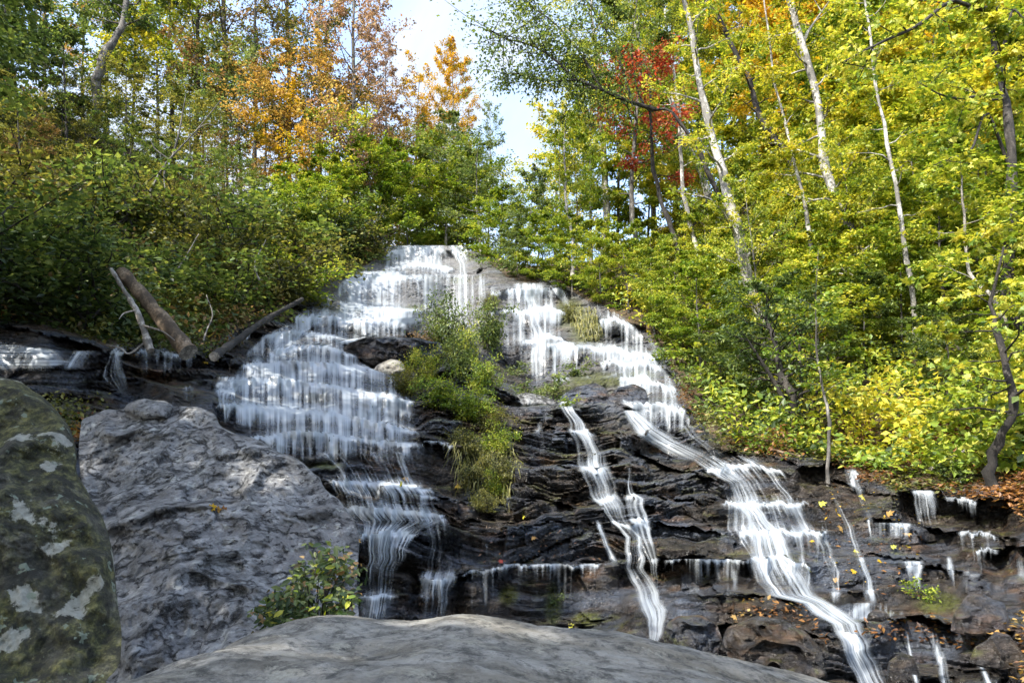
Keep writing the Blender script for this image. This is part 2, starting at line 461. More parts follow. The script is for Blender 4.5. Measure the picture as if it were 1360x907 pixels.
# ledges that can be pointed out in the photograph: lip line, recess below it in metres, length of the recess in pixels
LEDGES = [
    ([(508, 331), (560, 327), (620, 334)], .5, 22), ([(520, 352), (560, 346), (600, 352)], .5, 24),
    ([(452, 368), (500, 362), (560, 366)], .4, 40), ([(455, 400), (500, 408), (560, 410)], .5, 16),
    ([(395, 420), (470, 424), (560, 424)], .7, 30), ([(330, 446), (400, 440), (470, 452)], .5, 28),
    ([(360, 466), (420, 456), (475, 472)], .5, 22), ([(295, 486), (380, 478), (480, 484), (548, 502)], .7, 22),
    ([(288, 506), (360, 500), (460, 512), (550, 530)], .7, 30), ([(286, 536), (360, 538), (450, 548), (556, 572)], .9, 34),
    ([(318, 585), (400, 572), (500, 585), (560, 590)], .8, 40),
    ([(438, 640), (500, 640), (575, 650)], .5, 22), ([(446, 672), (520, 676), (590, 684)], .45, 22),
    ([(466, 712), (520, 704), (560, 708)], .5, 40), ([(545, 760), (580, 768), (610, 760), (690, 744), (760, 750), (800, 742), (825, 748)], 1.1, 80),
    ([(470, 790), (560, 786)], .3, 30),
    ([(650, 536), (720, 534), (800, 530), (855, 540)], .9, 38), ([(640, 575), (740, 570), (850, 580)], .5, 30),
    ([(560, 580), (640, 600), (690, 606)], .8, 40), ([(690, 618), (760, 622), (860, 612)], .6, 26), ([(780, 660), (850, 656), (950, 668)], .5, 26),
    ([(610, 690), (700, 694), (800, 692), (880, 700)], .5, 22), ([(560, 655), (640, 668)], .6, 24), ([(690, 660), (770, 676)], .5, 20),
    ([(850, 610), (905, 628), (950, 636)], .7, 26), ([(840, 690), (900, 700), (960, 706)], .5, 30),
    ([(868, 742), (930, 738), (1000, 744)], 1.1, 46), ([(880, 795), (960, 786), (1060, 796)], .6, 36), ([(890, 822), (980, 830), (1070, 838), (1110, 850)], .7, 46),
    ([(655, 388), (700, 382), (760, 390)], .6, 40), ([(655, 412), (720, 408), (770, 425)], .5, 46), ([(696, 450), (728, 446), (760, 458)], .6, 60),
    ([(730, 458), (800, 458), (880, 478)], .8, 40), ([(788, 418), (830, 425), (868, 445)], .6, 44), ([(800, 478), (860, 482), (900, 496)], .6, 30),
    ([(820, 515), (860, 508), (905, 516)], .5, 26), ([(830, 543), (880, 538), (920, 550)], .7, 30),
    ([(740, 506), (800, 500), (860, 504)], .5, 24),
    ([(930, 622), (1000, 616), (1050, 630)], .4, 24), ([(950, 665), (1000, 668), (1075, 664)], .4, 30), ([(985, 706), (1040, 702), (1105, 704)], .6, 34),
    ([(990, 745), (1040, 738), (1075, 752)], .6, 40), ([(1060, 622), (1110, 618), (1140, 630)], .7, 36), ([(1100, 640), (1150, 650)], .4, 20), 
    ([(1140, 694), (1180, 690), (1215, 698)], .8, 28), ([(1195, 652), (1240, 650), (1300, 664), (1345, 660)], 1.0, 50),
    ([(1225, 700), (1290, 704), (1350, 716)], .8, 56), ([(1110, 745), (1160, 738), (1230, 745)], .5, 24), ([(1190, 756), (1250, 752), (1300, 764)], .7, 50),
    ([(1105, 790), (1160, 788)], .4, 22), ([(1140, 826), (1220, 820), (1290, 830), (1345, 840)], 1.0, 80), ([(1100, 838), (1140, 842)], .5, 60),
    ([(1300, 730), (1345, 726), (1400, 740)], .8, 60), ([(-30, 424), (40, 440), (136, 460)], .5, 30), ([(130, 470), (200, 462), (300, 478)], .5, 30), ([(200, 510), (260, 516), (310, 520)], .5, 30),
]
wl = 5.0 * vnoise(np.stack([GX / 17, GX * 0, GX * 0], -1), 51) + 2.2 * vnoise(np.stack([GX / 6, GX * 0, GX * 0], -1), 52)
ROCK = [(-800, 1100), (-800, 520), (-60, 415), (0, 416), (60, 432), (140, 458), (200, 462), (262, 470), (290, 455), (330, 425), (380, 402), (440, 372), (470, 358),
        (508, 340), (516, 318), (600, 316), (628, 326), (650, 356), (700, 372), (740, 372), (775, 400), (800, 405), (850, 440), (885, 470), (905, 520),
        (925, 560), (960, 595), (1040, 603), (1110, 612), (1170, 640), (1210, 652), (1290, 648), (1370, 650), (2200, 620), (2200, 1100)]
def WLK(a):
    return .35 if 280 < a[:, 0].mean() < 570 and a[:, 1].mean() > 395 else .7
# from the top down: which lip each point lies under, how far below it, how far above the next one
cross = np.zeros(D.shape, int)
for k, (pl, rec, hh) in enumerate(LEDGES):
    a = np.array(pl, float)
    yl = np.interp(COLS, a[:, 0], a[:, 1]) + wl[0] * WLK(a) + 1.5 * math.sin(k)
    on = (COLS > a[0, 0] - 2) & (COLS < a[-1, 0] + 2)
    c_ = np.zeros(D.shape, bool)
    c_[:-1] = (GY[:-1] >= yl) & (GY[1:] < yl) & on
    cross[c_] = k + 1
tier = np.zeros(D.shape, int); above = np.full(D.shape, 1e4); below = np.full(D.shape, 1e4); DL = D.copy()
cur = np.zeros(NCOL, int); ya = np.full(NCOL, -1e4); dl = D[-1].copy()
for r_ in range(NROW - 1, -1, -1):
    m = cross[r_] > 0
    cur = np.where(m, cross[r_], cur); ya = np.where(m, GY[r_], ya); dl = np.where(m, D[r_], dl)
    tier[r_] = cur; above[r_] = GY[r_] - ya; DL[r_] = dl
yb_ = np.full(NCOL, 1e4)
for r_ in range(NROW):
    below[r_] = yb_ - GY[r_]
    yb_ = np.where(cross[r_] > 0, GY[r_], yb_)
def blur_x(A, n):
    K = np.pad(A, ((0, 0), (n, n)), mode='edge')
    cs = np.cumsum(np.concatenate([np.zeros((A.shape[0], 1)), K], 1), 1)
    return (cs[:, 2 * n + 1:] - cs[:, :-(2 * n + 1)]) / (2 * n + 1)
m_ = (above < 150).astype(float)
DL = blur_x(blur_x(np.where(m_ > 0, DL, 0), 7), 5) / np.maximum(blur_x(blur_x(m_, 7), 5), 1e-6)
DL = np.where(blur_x(blur_x(m_, 7), 5) > .02, DL, D)
wst = blur_x(blur_x(.85 * sstep(120, 55, above) * sstep(10, -14, poly_sd(GX, GY, ROCK)), 7), 5)
D = D * (1 - wst) + np.maximum(DL, D) * wst
D = np.maximum.accumulate(D, axis=0)

# regions in the photograph: the bare rock of the falls, the pale upper slab, moss
sd = poly_sd(GX, GY, ROCK)
wob = 9 * fbm(np.stack([GX / 22, GY / 22, GX * 0], -1), 3, 5)
is_rock = (sd + wob) < 0
rockw = sstep(12, -12, sd + wob)
pale_poly = [(505, 318), (600, 316), (655, 350), (790, 390), (880, 455), (905, 540), (830, 560), (740, 520), (660, 470), (560, 440), (430, 425), (440, 375)]
pale = sstep(26, -22, poly_sd(GX, GY, pale_poly) + 2 * wob)
pale *= 1.0 - .5 * sstep(590, 660, GX)
moss_a = np.zeros_like(D)
for (x, y, rx, ry) in ((800, 505, 50, 12), (755, 415, 22, 20), (780, 440, 26, 22), (560, 412, 26, 7), (610, 372, 14, 5), (850, 500, 26, 10), (740, 520, 40, 10), (465, 412, 22, 5),
                       (735, 800, 12, 30), (675, 790, 14, 14), (780, 822, 20, 10), (1245, 800, 30, 16), (1190, 645, 14, 8), (1020, 600, 40, 5), (430, 618, 24, 6), (70, 560, 40, 16)):
    moss_a = np.maximum(moss_a, sstep(1.25, .55, np.hypot((GX - x) / rx, (GY - y) / ry) + .25 * wob / 9))
W0 = PT(GX, GY, D)

# the strata of the rock: two scales of stepped layers that follow a warped height
q = W0[..., 2] + .9 * fbm(W0 * .22, 3, 11) + .05 * W0[..., 0]
q2 = q + .26 * fbm(W0 * .9, 4, 12)
def saw(t, sharp=.12):
    f = t - np.floor(t)
    return np.where(f < 1 - sharp, f / (1 - sharp), (1 - f) / sharp) - .5
def layer_amp(t, seed):
    k = np.floor(t).astype(np.int64)
    return .35 + .9 * _hash(k, k * 3 + 1, k * 0, seed)
patch = .25 + 1.2 * sstep(-.3, .35, fbm(W0 * .5, 3, 21))
amp = (0.12 + .88 * (1 - pale)) * rockw * patch
fine_ = 1 - .85 * pale
t1, t2, t3 = q2 / .62, q2 / .21, (q2 + .05 * fbm(W0 * 3.1, 2, 13)) / .085
D -= amp * (.40 * saw(t1) * layer_amp(t1, 3) + fine_ * (.24 * saw(t2) * layer_amp(t2, 4) + .10 * saw(t3) * layer_amp(t3, 5)))
D += pale * rockw * (.16 * fbm(W0 * np.array([1.2, 1.2, 2.0]), 5, 39, .6) - .10 * np.clip(.06 - np.abs(fbm(W0 * np.array([.8, .8, 1.6]), 4, 38)), 0, 1) / -.06)
D += rockw * (.28 * fbm(W0 * .5, 3, 31) + .07 * fbm(W0 * np.array([2.2, 2.2, 4.5]), 5, 32, .62)) * (1 - .5 * pale)
# vertical joints that break the layers into angular blocks, each set back by its own amount
def blocks(t, freq, seed):
    k = np.floor(t).astype(np.int64)
    xw = W0[..., 0] * freq + .35 * fbm(W0 * freq * .9, 2, seed) + 7.7 * _hash(k, k * 0 + 3, k * 0, seed)
    c_ = np.floor(xw).astype(np.int64)
    return _hash(c_, k, k * 0, seed + 1) - .5
D += rockw * amp * (.75 * blocks(t1, .9, 33) + .30 * blocks(t2, 2.1, 35) + .10 * blocks(t3, 4.5, 37))
D += (1 - rockw) * (.55 * fbm(W0 * .35, 4, 41) + .12 * fbm(W0 * 1.6, 3, 42))

lip = np.zeros_like(D)
for k, (pl, rec, hh) in enumerate(LEDGES):
    a = np.array(pl, float)
    yl = np.interp(COLS, a[:, 0], a[:, 1])[None, :] + wl * WLK(a) + 1.5 * math.sin(k)
    fade = sstep(a[0, 0] - 6, a[0, 0] + 14, COLS) * sstep(a[-1, 0] + 6, a[-1, 0] - 14, COLS)
    t = (GY - yl) / hh
    fr = fade[None, :] * (.75 + .5 * vnoise(np.stack([GX / 30, GX * 0 + k, GX * 0], -1), 53))
    D += np.where((t >= 0) & (t < 1), rec * (1 - np.clip(t, 0, 1)) ** .8, 0) * fr
    tb = (yl - GY) / (hh * .4)
    D -= np.where((tb > 0) & (tb < 1), .28 * rec * (1 - np.clip(tb, 0, 1)), 0) * fr
    lip = np.maximum(lip, np.exp(-((GY - yl + 2) / 5.0) ** 2) * fade[None, :])
W = PT(GX, GY, D)
DWATER = np.minimum.accumulate(D[::-1], axis=0)[::-1]          # from the top down: water leaves a lip and falls freely

# rows behind the ridge and in front of the foot
back = []
for dy, dz in ((3, -.1), (9, -.6), (25, -1.5), (60, -3)):
    b = W[-1].copy()
    b[:, 1] += dy; b[:, 2] += dz; b[:, 0] *= 1 + dy / 60
    back.append(b)
front = W[0].copy(); front[:, 2] -= .8; front[:, 1] -= .5
WALL = np.concatenate([front[None], W, np.array(back)], 0)
pad = lambda a: np.concatenate([a[:1], a, np.repeat(a[-1:], 4, 0)], 0)
att = {'pale': pad(pale).ravel(), 'moss': pad(moss_a).ravel()}
faces = grid_faces(NROW + 5, NCOL)
fm = pad(is_rock).ravel()[faces].sum(1) >= 2
M_ROCK, M_SOIL = mat_wet_rock(), mat_soil()
v, f, a_ = compress(WALL.reshape(-1, 3), faces[fm], att)
link('rock_face', mesh_from('rock_face', v, f, M_ROCK, a_, smooth=False), kind='structure')
v, f, a_ = compress(WALL.reshape(-1, 3), faces[~fm], {})
link('hillside', mesh_from('hillside', v, f, M_SOIL), kind='structure')
# the valley floor around the viewer
gx, gy = np.meshgrid(np.linspace(-150, 150, 121), np.linspace(-150, 220, 141))
gz = -2.1 + .35 * fbm(np.stack([gx * .3, gy * .3, gx * 0], -1), 3, 61)
link('ground', mesh_from('ground', np.stack([gx, gy, gz], -1), grid_faces(141, 121), M_SOIL), kind='structure')

def lookup(G, px, py):
    """bilinear value of a terrain grid at photograph pixels"""
    px = np.clip(np.asarray(px, float), COLS[0], COLS[-1]); py = np.asarray(py, float)
    ci = np.interp(px, COLS, np.arange(NCOL))
    rg = np.interp(px, RIDGE[:, 0], RIDGE[:, 1])
    ri = np.clip((py - PY0) / (rg - PY0), 0, 1) * (NROW - 1)
    c0 = np.clip(np.floor(ci).astype(int), 0, NCOL - 2); r0 = np.clip(np.floor(ri).astype(int), 0, NROW - 2)
    fc, fr = ci - c0, ri - r0
    return (G[r0, c0] * (1 - fc) * (1 - fr) + G[r0, c0 + 1] * fc * (1 - fr) + G[r0 + 1, c0] * (1 - fc) * fr + G[r0 + 1, c0 + 1] * fc * fr)

def lookup_near(G, px, py):
    ci = np.clip(np.rint(np.interp(px, COLS, np.arange(NCOL))), 0, NCOL - 1).astype(int)
    rg = np.interp(px, RIDGE[:, 0], RIDGE[:, 1])
    ri = np.clip(np.rint((py - PY0) / (rg - PY0) * (NROW - 1)), 0, NROW - 1).astype(int)
    return G[ri, ci]

def on_ground(px, py, off=0.0):
    rg = np.interp(px, RIDGE[:, 0], RIDGE[:, 1])
    py = np.maximum(py, rg)
    return PT(px, py, lookup(D, px, py) - off)

# ------------------------------------------------------------------ the water: veils that follow the rock and fall free of the hollows
M_WATER = mat_water()
STREAMS = [
    # rows of (py, left, right, how closed the veil is)
    [(326, 514, 592, 1.2), (333, 512, 596, 1.1), (345, 510, 602, .85), (355, 510, 606, .75), (372, 508, 610, .6)],
    [(326, 510, 522, .9), (368, 507, 520, .8)],
    [(326, 592, 620, .8), (350, 602, 640, .55), (372, 605, 648, .55), (388, 602, 660, .35)],
    [(360, 462, 545, 1.1), (380, 450, 546, .95), (400, 440, 550, .85), (412, 436, 552, .85), (424, 430, 562, 1.1)],
    [(362, 462, 492, .8), (385, 440, 470, .9), (400, 422, 448, .95), (415, 396, 442, .95), (430, 376, 432, .95), (445, 346, 405, .85), (460, 330, 400, .85), (482, 304, 392, .85)],
    [(408, 428, 562, .6), (420, 400, 564, .95), (428, 392, 562, .9), (436, 384, 558, .65), (446, 372, 552, .55), (458, 352, 470, .7), (470, 336, 474, .7), (480, 320, 484, .9),
     (492, 312, 508, 1.), (502, 300, 530, .85), (515, 290, 542, .78), (534, 288, 552, .85), (546, 298, 556, 1.), (562, 306, 558, .8), (585, 330, 561, .68), (605, 352, 561, .55), (616, 368, 560, .4)],
    [(423, 318, 342, .55), (445, 290, 332, .65), (470, 284, 325, .65)],
    [(500, 284, 332, .6), (530, 283, 320, .5), (568, 292, 308, .5)],
    [(600, 400, 560, .35), (622, 425, 566, .6), (642, 438, 572, .7), (665, 444, 584, .6), (680, 450, 592, .85), (692, 462, 597, .6), (702, 468, 566, .85), (712, 470, 556, .8), (735, 472, 546, .7), (765, 472, 536, .65), (800, 470, 530, .65), (816, 468, 526, .75), (832, 466, 528, .8)],
    [(688, 560, 600, .45), (720, 566, 608, .3), (756, 556, 610, .4), (764, 553, 608, .75), (790, 553, 603, .5), (830, 552, 598, .35)],
    [(376, 672, 726, .95), (390, 668, 742, .9), (405, 662, 752, .75), (430, 655, 760, .55), (460, 652, 766, .5), (485, 655, 770, .4), (505, 690, 762, .3), (535, 700, 745, .15)],
    [(382, 690, 716, .9), (430, 692, 724, .75), (446, 698, 731, .95), (475, 698, 729, .75), (525, 700, 728, .45)],
    [(378, 722, 752, .5), (395, 738, 756, .6), (412, 745, 764, .5)],
    [(454, 730, 800, .85), (462, 728, 852, .75), (480, 728, 866, .45), (505, 735, 870, .2)],
    [(404, 786, 798, .75), (418, 790, 832, .8), (440, 795, 852, .6), (465, 800, 868, .55), (475, 815, 876, .9), (490, 820, 886, .55), (510, 815, 895, .5), (520, 818, 900, .7), (535, 825, 906, .5), (543, 838, 916, .85), (560, 850, 922, .5), (580, 856, 926, .4)],
    [(448, 857, 866, .8), (470, 862, 883, .65), (492, 868, 892, .5)],
    [(500, 880, 892, .5), (518, 884, 904, .6), (545, 888, 908, .6)],
    [(533, 736, 764, .85), (555, 748, 778, .7), (580, 757, 795, .65), (602, 762, 808, .65), (617, 764, 812, .9), (640, 772, 818, .5), (662, 782, 828, .75), (693, 806, 838, .55), (713, 826, 858, .75), (754, 822, 862, .55), (778, 836, 876, .75), (809, 846, 890, .9), (822, 854, 888, .8), (852, 856, 880, .8), (900, 860, 884, .7)],
    [(690, 788, 798, .65), (720, 798, 810, .75), (752, 812, 826, .85)],
    [(621, 830, 838, .75), (655, 828, 843, .85), (662, 826, 860, .65), (700, 832, 868, .45), (715, 836, 874, .6), (750, 858, 878, .55), (795, 866, 876, .4)],
    [(545, 822, 850, 1.), (558, 828, 864, 1.05), (570, 838, 880, 1.), (585, 850, 910, .95), (600, 876, 945, 1.), (616, 905, 975, 1.)],
    [(565, 900, 925, .85), (580, 912, 936, .85), (592, 928, 952, .8), (610, 942, 976, .85)],
    [(605, 912, 1012, .75), (620, 930, 1036, .6), (640, 952, 1052, .55), (662, 953, 1073, .55), (690, 955, 1090, .5), (703, 955, 1100, .75), (715, 960, 1100, .5), (745, 985, 1100, .35), (790, 1000, 1090, .35)],
    [(600, 902, 936, .5), (617, 925, 966, .6), (640, 960, 1002, .7), (662, 970, 1014, .72), (690, 984, 1024, .78), (706, 988, 1044, .9), (740, 990, 1064, .85), (752, 990, 1070, .9), (775, 1000, 1084, .72), (790, 1010, 1092, .9), (800, 1056, 1106, 1.), (815, 1072, 1132, 1.05), (828, 1098, 1148, 1.05), (840, 1106, 1152, .95), (870, 1118, 1166, .95), (907, 1134, 1182, .95), (960, 1150, 1200, .9)],
    [(658, 1103, 1114, .5), (700, 1120, 1140, .55), (740, 1134, 1150, .5), (770, 1144, 1166, .65), (808, 1147, 1174, .75)],
    [(690, 1083, 1102, .45), (720, 1080, 1106, .5), (760, 1094, 1122, .4), (804, 1099, 1117, .65)],
    [(800, 1130, 1190, .65), (814, 1112, 1210, .7), (826, 1106, 1160, .65)],
    [(622, 1117, 1141, .6), (655, 1125, 1151, .4), (690, 1145, 1161, .45), (720, 1150, 1166, .45)],
    [(694, 1150, 1214, .3), (716, 1152, 1212, .2)],
    [(651, 1206, 1242, .6), (675, 1211, 1250, .5), (700, 1215, 1257, .4)],
    [(652, 1248, 1300, .15), (700, 1256, 1304, .1)],
    [(745, 1196, 1228, .4), (788, 1206, 1230, .4)],
    [(738, 1254, 1268, .5), (792, 1260, 1274, .4)],
    [(704, 1270, 1330, .16), (770, 1276, 1330, .12)],
    [(742, 1344, 1362, .5), (770, 1348, 1366, .5)],
    [(836, 1199, 1207, .75), (907, 1212, 1223, .75), (960, 1218, 1230, .7)],
    [(838, 1232, 1244, .85), (870, 1238, 1257, .75), (907, 1245, 1266, .65), (960, 1250, 1272, .6)],
    [(863, 1289, 1299, .85), (907, 1307, 1319, .85), (960, 1322, 1336, .8)],
    [(838, 1184, 1192, .4), (880, 1190, 1197, .3)],
    [(755, 968, 986, .45), (787, 972, 984, .4)],
    [(831, 979, 987, .75), (850, 997, 1007, .75), (874, 1007, 1015, .65)],
    [(824, 1048, 1061, .65), (842, 1052, 1062, .55)],
    [(452, -30, -8, .9), (466, -30, 84, .9), (480, -30, 104, .95), (494, -30, 66, .9)],
    [(456, 150, 176, .55), (475, 140, 166, .55), (500, 132, 173, .45), (530, 162, 173, .5)],
    [(466, 94, 130, .6), (492, 74, 112, .55)],
    [(508, 238, 260, .4), (536, 242, 258, .4)],
    [(748, 606, 812, .14), (815, 606, 800, .08)],
    [(742, 880, 1000, .12), (792, 884, 1000, .08)],
    [(585, 556, 606, .16), (640, 556, 600, .12)],
    [(414, 610, 642, .35), (445, 612, 640, .25)],
    [(462, 176, 262, .25), (505, 182, 262, .2)],
    [(560, 705, 722, .4), (618, 716, 726, .35)],
    [(720, 640, 652, .3), (748, 642, 652, .3)],
    [(690, 1010, 1030, .3), (740, 1012, 1030, .2)],
    [(364, 530, 655, .8), (385, 536, 672, .75), (410, 545, 664, .65), (450, 570, 655, .45)],
    [(470, 880, 910, .1), (500, 884, 912, .1)],
]
CHUTES = {i_ for i_, r_ in enumerate(STREAMS) if r_[0][:2] in ((600, 902), (545, 822), (533, 736), (621, 830), (658, 1103), (565, 900))}
FLAT = {i_ for i_, r_ in enumerate(STREAMS) if r_[0][:2] == (452, -30)}
DIAG = {i_ for i_, r_ in enumerate(STREAMS) if r_[0][0] in (605, 600, 545, 452, 533)}
for si, rows in enumerate(STREAMS):
    R_ = np.array(rows, float)
    w = float((R_[:, 2] - R_[:, 1]).max())
    nc = max(5, int(w / 1.7)); nr = max(6, int((R_[-1, 0] - R_[0, 0]) / 1.7))
    py = np.linspace(R_[0, 0], R_[-1, 0], nr)
    s = np.linspace(0, 1, nc)
    jl = 2.5 * vnoise(np.stack([py / 14, py * 0 + si, py * 0], -1), 71); jr = 2.5 * vnoise(np.stack([py / 14, py * 0 + si, py * 0 + 9], -1), 72)
    k = min(1., w / 40)
    xl = np.interp(py, R_[:, 0], R_[:, 1]) + jl * k; xr = np.interp(py, R_[:, 0], R_[:, 2]) + jr * k
    de = np.interp(py, R_[:, 0], R_[:, 3])
    X = xl[:, None] + (xr - xl)[:, None] * s[None, :]
    Y = np.broadcast_to(py[:, None], X.shape).copy()
    dw = lookup(DWATER, X, Y)
    dw = dw - .07 - .002 * dw
    # smooth the veil along and across the flow: a chute glides over small steps
    for _ in range(30 if si in CHUTES else 3):
        dw[1:-1] = np.minimum(dw[1:-1], .25 * dw[:-2] + .5 * dw[1:-1] + .25 * dw[2:])
        dw[:, 1:-1] = .25 * dw[:, :-2] + .5 * dw[:, 1:-1] + .25 * dw[:, 2:]
    wide = w > 30
    e = np.minimum(s, 1 - s)[None, :] * (xr - xl)[:, None]
    ew = min(9.0, .45 * w) if si not in CHUTES else .34 * (xr - xl)[:, None]
    edge = sstep(0, ew, e)
    endf = sstep(0, 5, py - py[0] + (3 if wide else 0)) * sstep(0, min(18, .3 * (py[-1] - py[0])), py[-1] - py)
    edge = edge * endf[:, None]
    big = fbm(np.stack([X / 26, Y / 30, X * 0 + si], -1), 3, 73)
    ab, bl = lookup_near(above, X, Y), lookup_near(below, X, Y)
    tl = np.clip(ab + bl, 1, 200)
    drop = sstep(10, 24, tl) * sstep(.12, .4, ab / tl) * sstep(6, 14, bl)
    kf = 1.0 if wide else .45
    if si in CHUTES: drop = drop * .2
    dens = de[:, None] * (.78 if w > 60 or si in CHUTES else .92) + .28 * big + kf * (.45 * np.exp(-((ab - 1) / 3.0) ** 2) + .36 * np.exp(-ab / 9.0) + .16 * np.exp(-(bl / 3.0) ** 2) - .34 * drop * sstep(.25, 1.0, ab / tl))
    ti = lookup_near(tier, X, Y)
    if si in CHUTES: ti = ti * 0
    soft = 26.0 if w > 90 else min(10.0, .4 * w)
    dens -= (.5 if wide else .3) * (1 - sstep(0, soft, e)) * (1 + .8 * big)
    uv = np.stack([(Y * 3 if si in FLAT else X if w > 60 and si not in DIAG else s[None, :] * np.full((nr, 1), w)) + si * 137.0 + ti * 61.7, np.broadcast_to(py[:, None], X.shape) if si not in FLAT else X], -1)
    link('waterfall', mesh_from('waterfall', PT(X, Y, dw), grid_faces(nr, nc), M_WATER, {'dens': dens, 'edge': edge}, uv.reshape(-1, 2)), kind='structure')

# ------------------------------------------------------------------ boulders
def boulder(name, mat, outline, y0, thick, label, lean=0.0, nrough=.06, seed=0, nr=46, na=150, facet=0.0, cx=None, cy=None, group=None, pw=2.6, planes=0):
    """a closed stone whose outline is a photograph polygon; y0 distance of its rim, lean metres of set-back per 100 px upwards"""
    P = np.array(outline, float)
    # resample the outline evenly
    seg = np.hypot(*(np.roll(P, -1, 0) - P).T)
    cum = np.r_[0, np.cumsum(seg)]
    t = np.linspace(0, cum[-1], na, endpoint=False)
    Q = np.c_[np.interp(t, cum, np.r_[P[:, 0], P[0, 0]]), np.interp(t, cum, np.r_[P[:, 1], P[0, 1]])]
    for _ in range(2):
        Q = .25 * np.roll(Q, 1, 0) + .5 * Q + .25 * np.roll(Q, -1, 0)
    Q[:, 1] += 2.0 * vnoise(np.c_[t / 17, t * 0, t * 0 + seed], 81) * min(1, cum[-1] / 500)
    c = np.array([cx if cx else Q[:, 0].mean(), cy if cy else Q[:, 1].mean()])
    r = np.linspace(0, 1, nr) ** .8
    X = c[0] + r[:, None] * (Q[:, 0] - c[0])[None]
    Y = c[1] + r[:, None] * (Q[:, 1] - c[1])[None]
    bul = thick * np.sqrt(np.clip(1 - r ** pw, 0, 1))[:, None]
    if planes:
        g = np.random.default_rng(seed + 40)
        u = (X - c[0]) / np.ptp(Q[:, 0]) * 2; v = (Y - c[1]) / np.ptp(Q[:, 1]) * 2
        wv = .10 * fbm(np.stack([u * 2, v * 2, u * 0 + seed], -1), 4, 88)
        for q_ in range(planes):
            th = 2 * math.pi * (q_ + g.random() * .8) / planes
            bul = np.minimum(bul, thick * (g.uniform(.55, .95) - (u * math.cos(th) + v * math.sin(th) + wv) * g.uniform(.35, .8)))
        bul = np.maximum(bul, 0)
    base = y0 + lean * (c[1] - Y) / 100.0
    dF = base - bul
    PF = PT(X, Y, dF)
    sc = 1.0 / max(.4, thick)
    n = fbm(PF * 1.1 * sc + seed, 6, 82 + seed, .58)
    rid = 1 - np.abs(fbm(PF * .9 * sc + 7 + seed, 3, 83 + seed)) * 2
    inner = sstep(1.0, .86, r)[:, None]
    cell = vnoise(PF * np.array([.8, .8, 1.1]) + seed * 3.1, 84) + .5 * vnoise(PF * 1.9 + seed, 85)
    step_ = np.floor(cell * 2.2) / 2.2 + sstep(.0, .22, cell * 2.2 - np.floor(cell * 2.2)) / 2.2
    dF = dF + inner * (thick * nrough * 4 * n - thick * facet * np.clip(rid - .6, 0, 1) + min(.35, thick * .4) * facet * step_ + min(.08, thick * .10) * fbm(PF * 4.5, 5, 86, .62))
    PF = PT(X, Y, dF)
    dB = base + bul * .9 + .02
    PB = PT(X, Y, dB)
    nF = nr * na
    V = np.concatenate([PF.reshape(-1, 3), PB.reshape(-1, 3)])
    i = np.arange(nF).reshape(nr, na)
    j = np.roll(i, -1, 1)
    f1 = np.stack([i[:-1], i[1:], j[1:], j[:-1]], -1).reshape(-1, 4)
    f2 = f1[:, ::-1] + nF
    rim = np.stack([i[-1], i[-1] + nF, j[-1] + nF, j[-1]], -1)
    me = mesh_from(name, V, np.concatenate([f1, f2, rim]), mat)
    return link(name, me, label=label, cat='boulder', group=group)

M_GREY, M_MOSSY, M_TAN = mat_boulder('grey_boulder_stone'), mat_boulder('mossy_boulder_stone'), mat_boulder('tan_boulder_stone')
boulder('boulder', M_MOSSY, [(-120, 520), (-40, 505), (15, 502), (45, 518), (72, 542), (92, 566), (103, 600), (100, 625), (118, 655), (138, 690), (150, 730), (155, 790), (162, 840), (160, 880), (140, 905), (120, 960), (-120, 990), (-200, 760)],
        3.9, .75, 'dark mossy boulder with pale lichen patches at the left edge in front', lean=.28, nrough=.06, seed=2, facet=.35, planes=7, na=260, nr=110, pw=3.2)
boulder('boulder', M_GREY, [(108, 556), (140, 545), (182, 543), (215, 540), (262, 538), (286, 548), (292, 566), (318, 578), (345, 585), (372, 600), (398, 612), (424, 632), (428, 645), (455, 668), (470, 690), (478, 715), (474, 770), (478, 850), (420, 930), (200, 950), (130, 900), (118, 780), (110, 660), (104, 600)],
        7.0, 1.0, 'big cracked grey boulder leaning below the left side of the falls', lean=.75, nrough=.05, seed=5, facet=.42, planes=7, na=320, nr=130, pw=5)
boulder('boulder', M_GREY, [(162, 546), (170, 535), (190, 530), (218, 532), (232, 540), (228, 556), (190, 562)], 8.6, .3, 'small grey stone peeping out just behind the top of the big grey boulder', lean=.4, seed=7, nr=16, na=50)
boulder('boulder', M_ROCK, [(456, 462), (466, 454), (482, 450), (522, 446), (556, 449), (585, 454), (590, 470), (560, 478), (530, 486), (512, 494), (500, 490), (482, 480), (464, 470)],
        20.4, .5, 'brown rock slab jutting out beside the shrubs halfway up the left fall', lean=-.4, nrough=.1, seed=9, nr=50, na=140, planes=6, facet=.9, pw=5)
boulder('boulder', M_TAN, [(490, 498), (502, 484), (520, 476), (534, 480), (540, 492), (522, 502), (500, 503)], 20.0, .35, 'small pale pointed rock tucked under the jutting brown slab', lean=.6, seed=10, nr=16, na=46)
boulder('boulder', M_GREY, [(672, 534), (680, 526), (696, 520), (716, 524), (734, 530), (742, 538), (700, 543), (676, 542)], 19.2, .4, 'low grey boulder on the lip left of the middle stream', lean=.5, seed=11, nr=18, na=50)
boulder('boulder', M_ROCK, [(738, 538), (748, 524), (766, 514), (790, 508), (806, 516), (812, 534), (796, 541), (760, 542)], 19.4, .25, 'low dark boulder under the dripping ledge, left of two', lean=1.4, seed=12, nr=34, na=90, planes=6, facet=.9, nrough=.1, pw=4)
boulder('boulder', M_ROCK, [(804, 541), (810, 524), (822, 514), (842, 509), (858, 518), (862, 534), (846, 541)], 19.2, .22, 'low dark boulder under the dripping ledge, right of two', lean=1.4, seed=13, nr=34, na=90, planes=6, facet=.9, nrough=.1, pw=4)
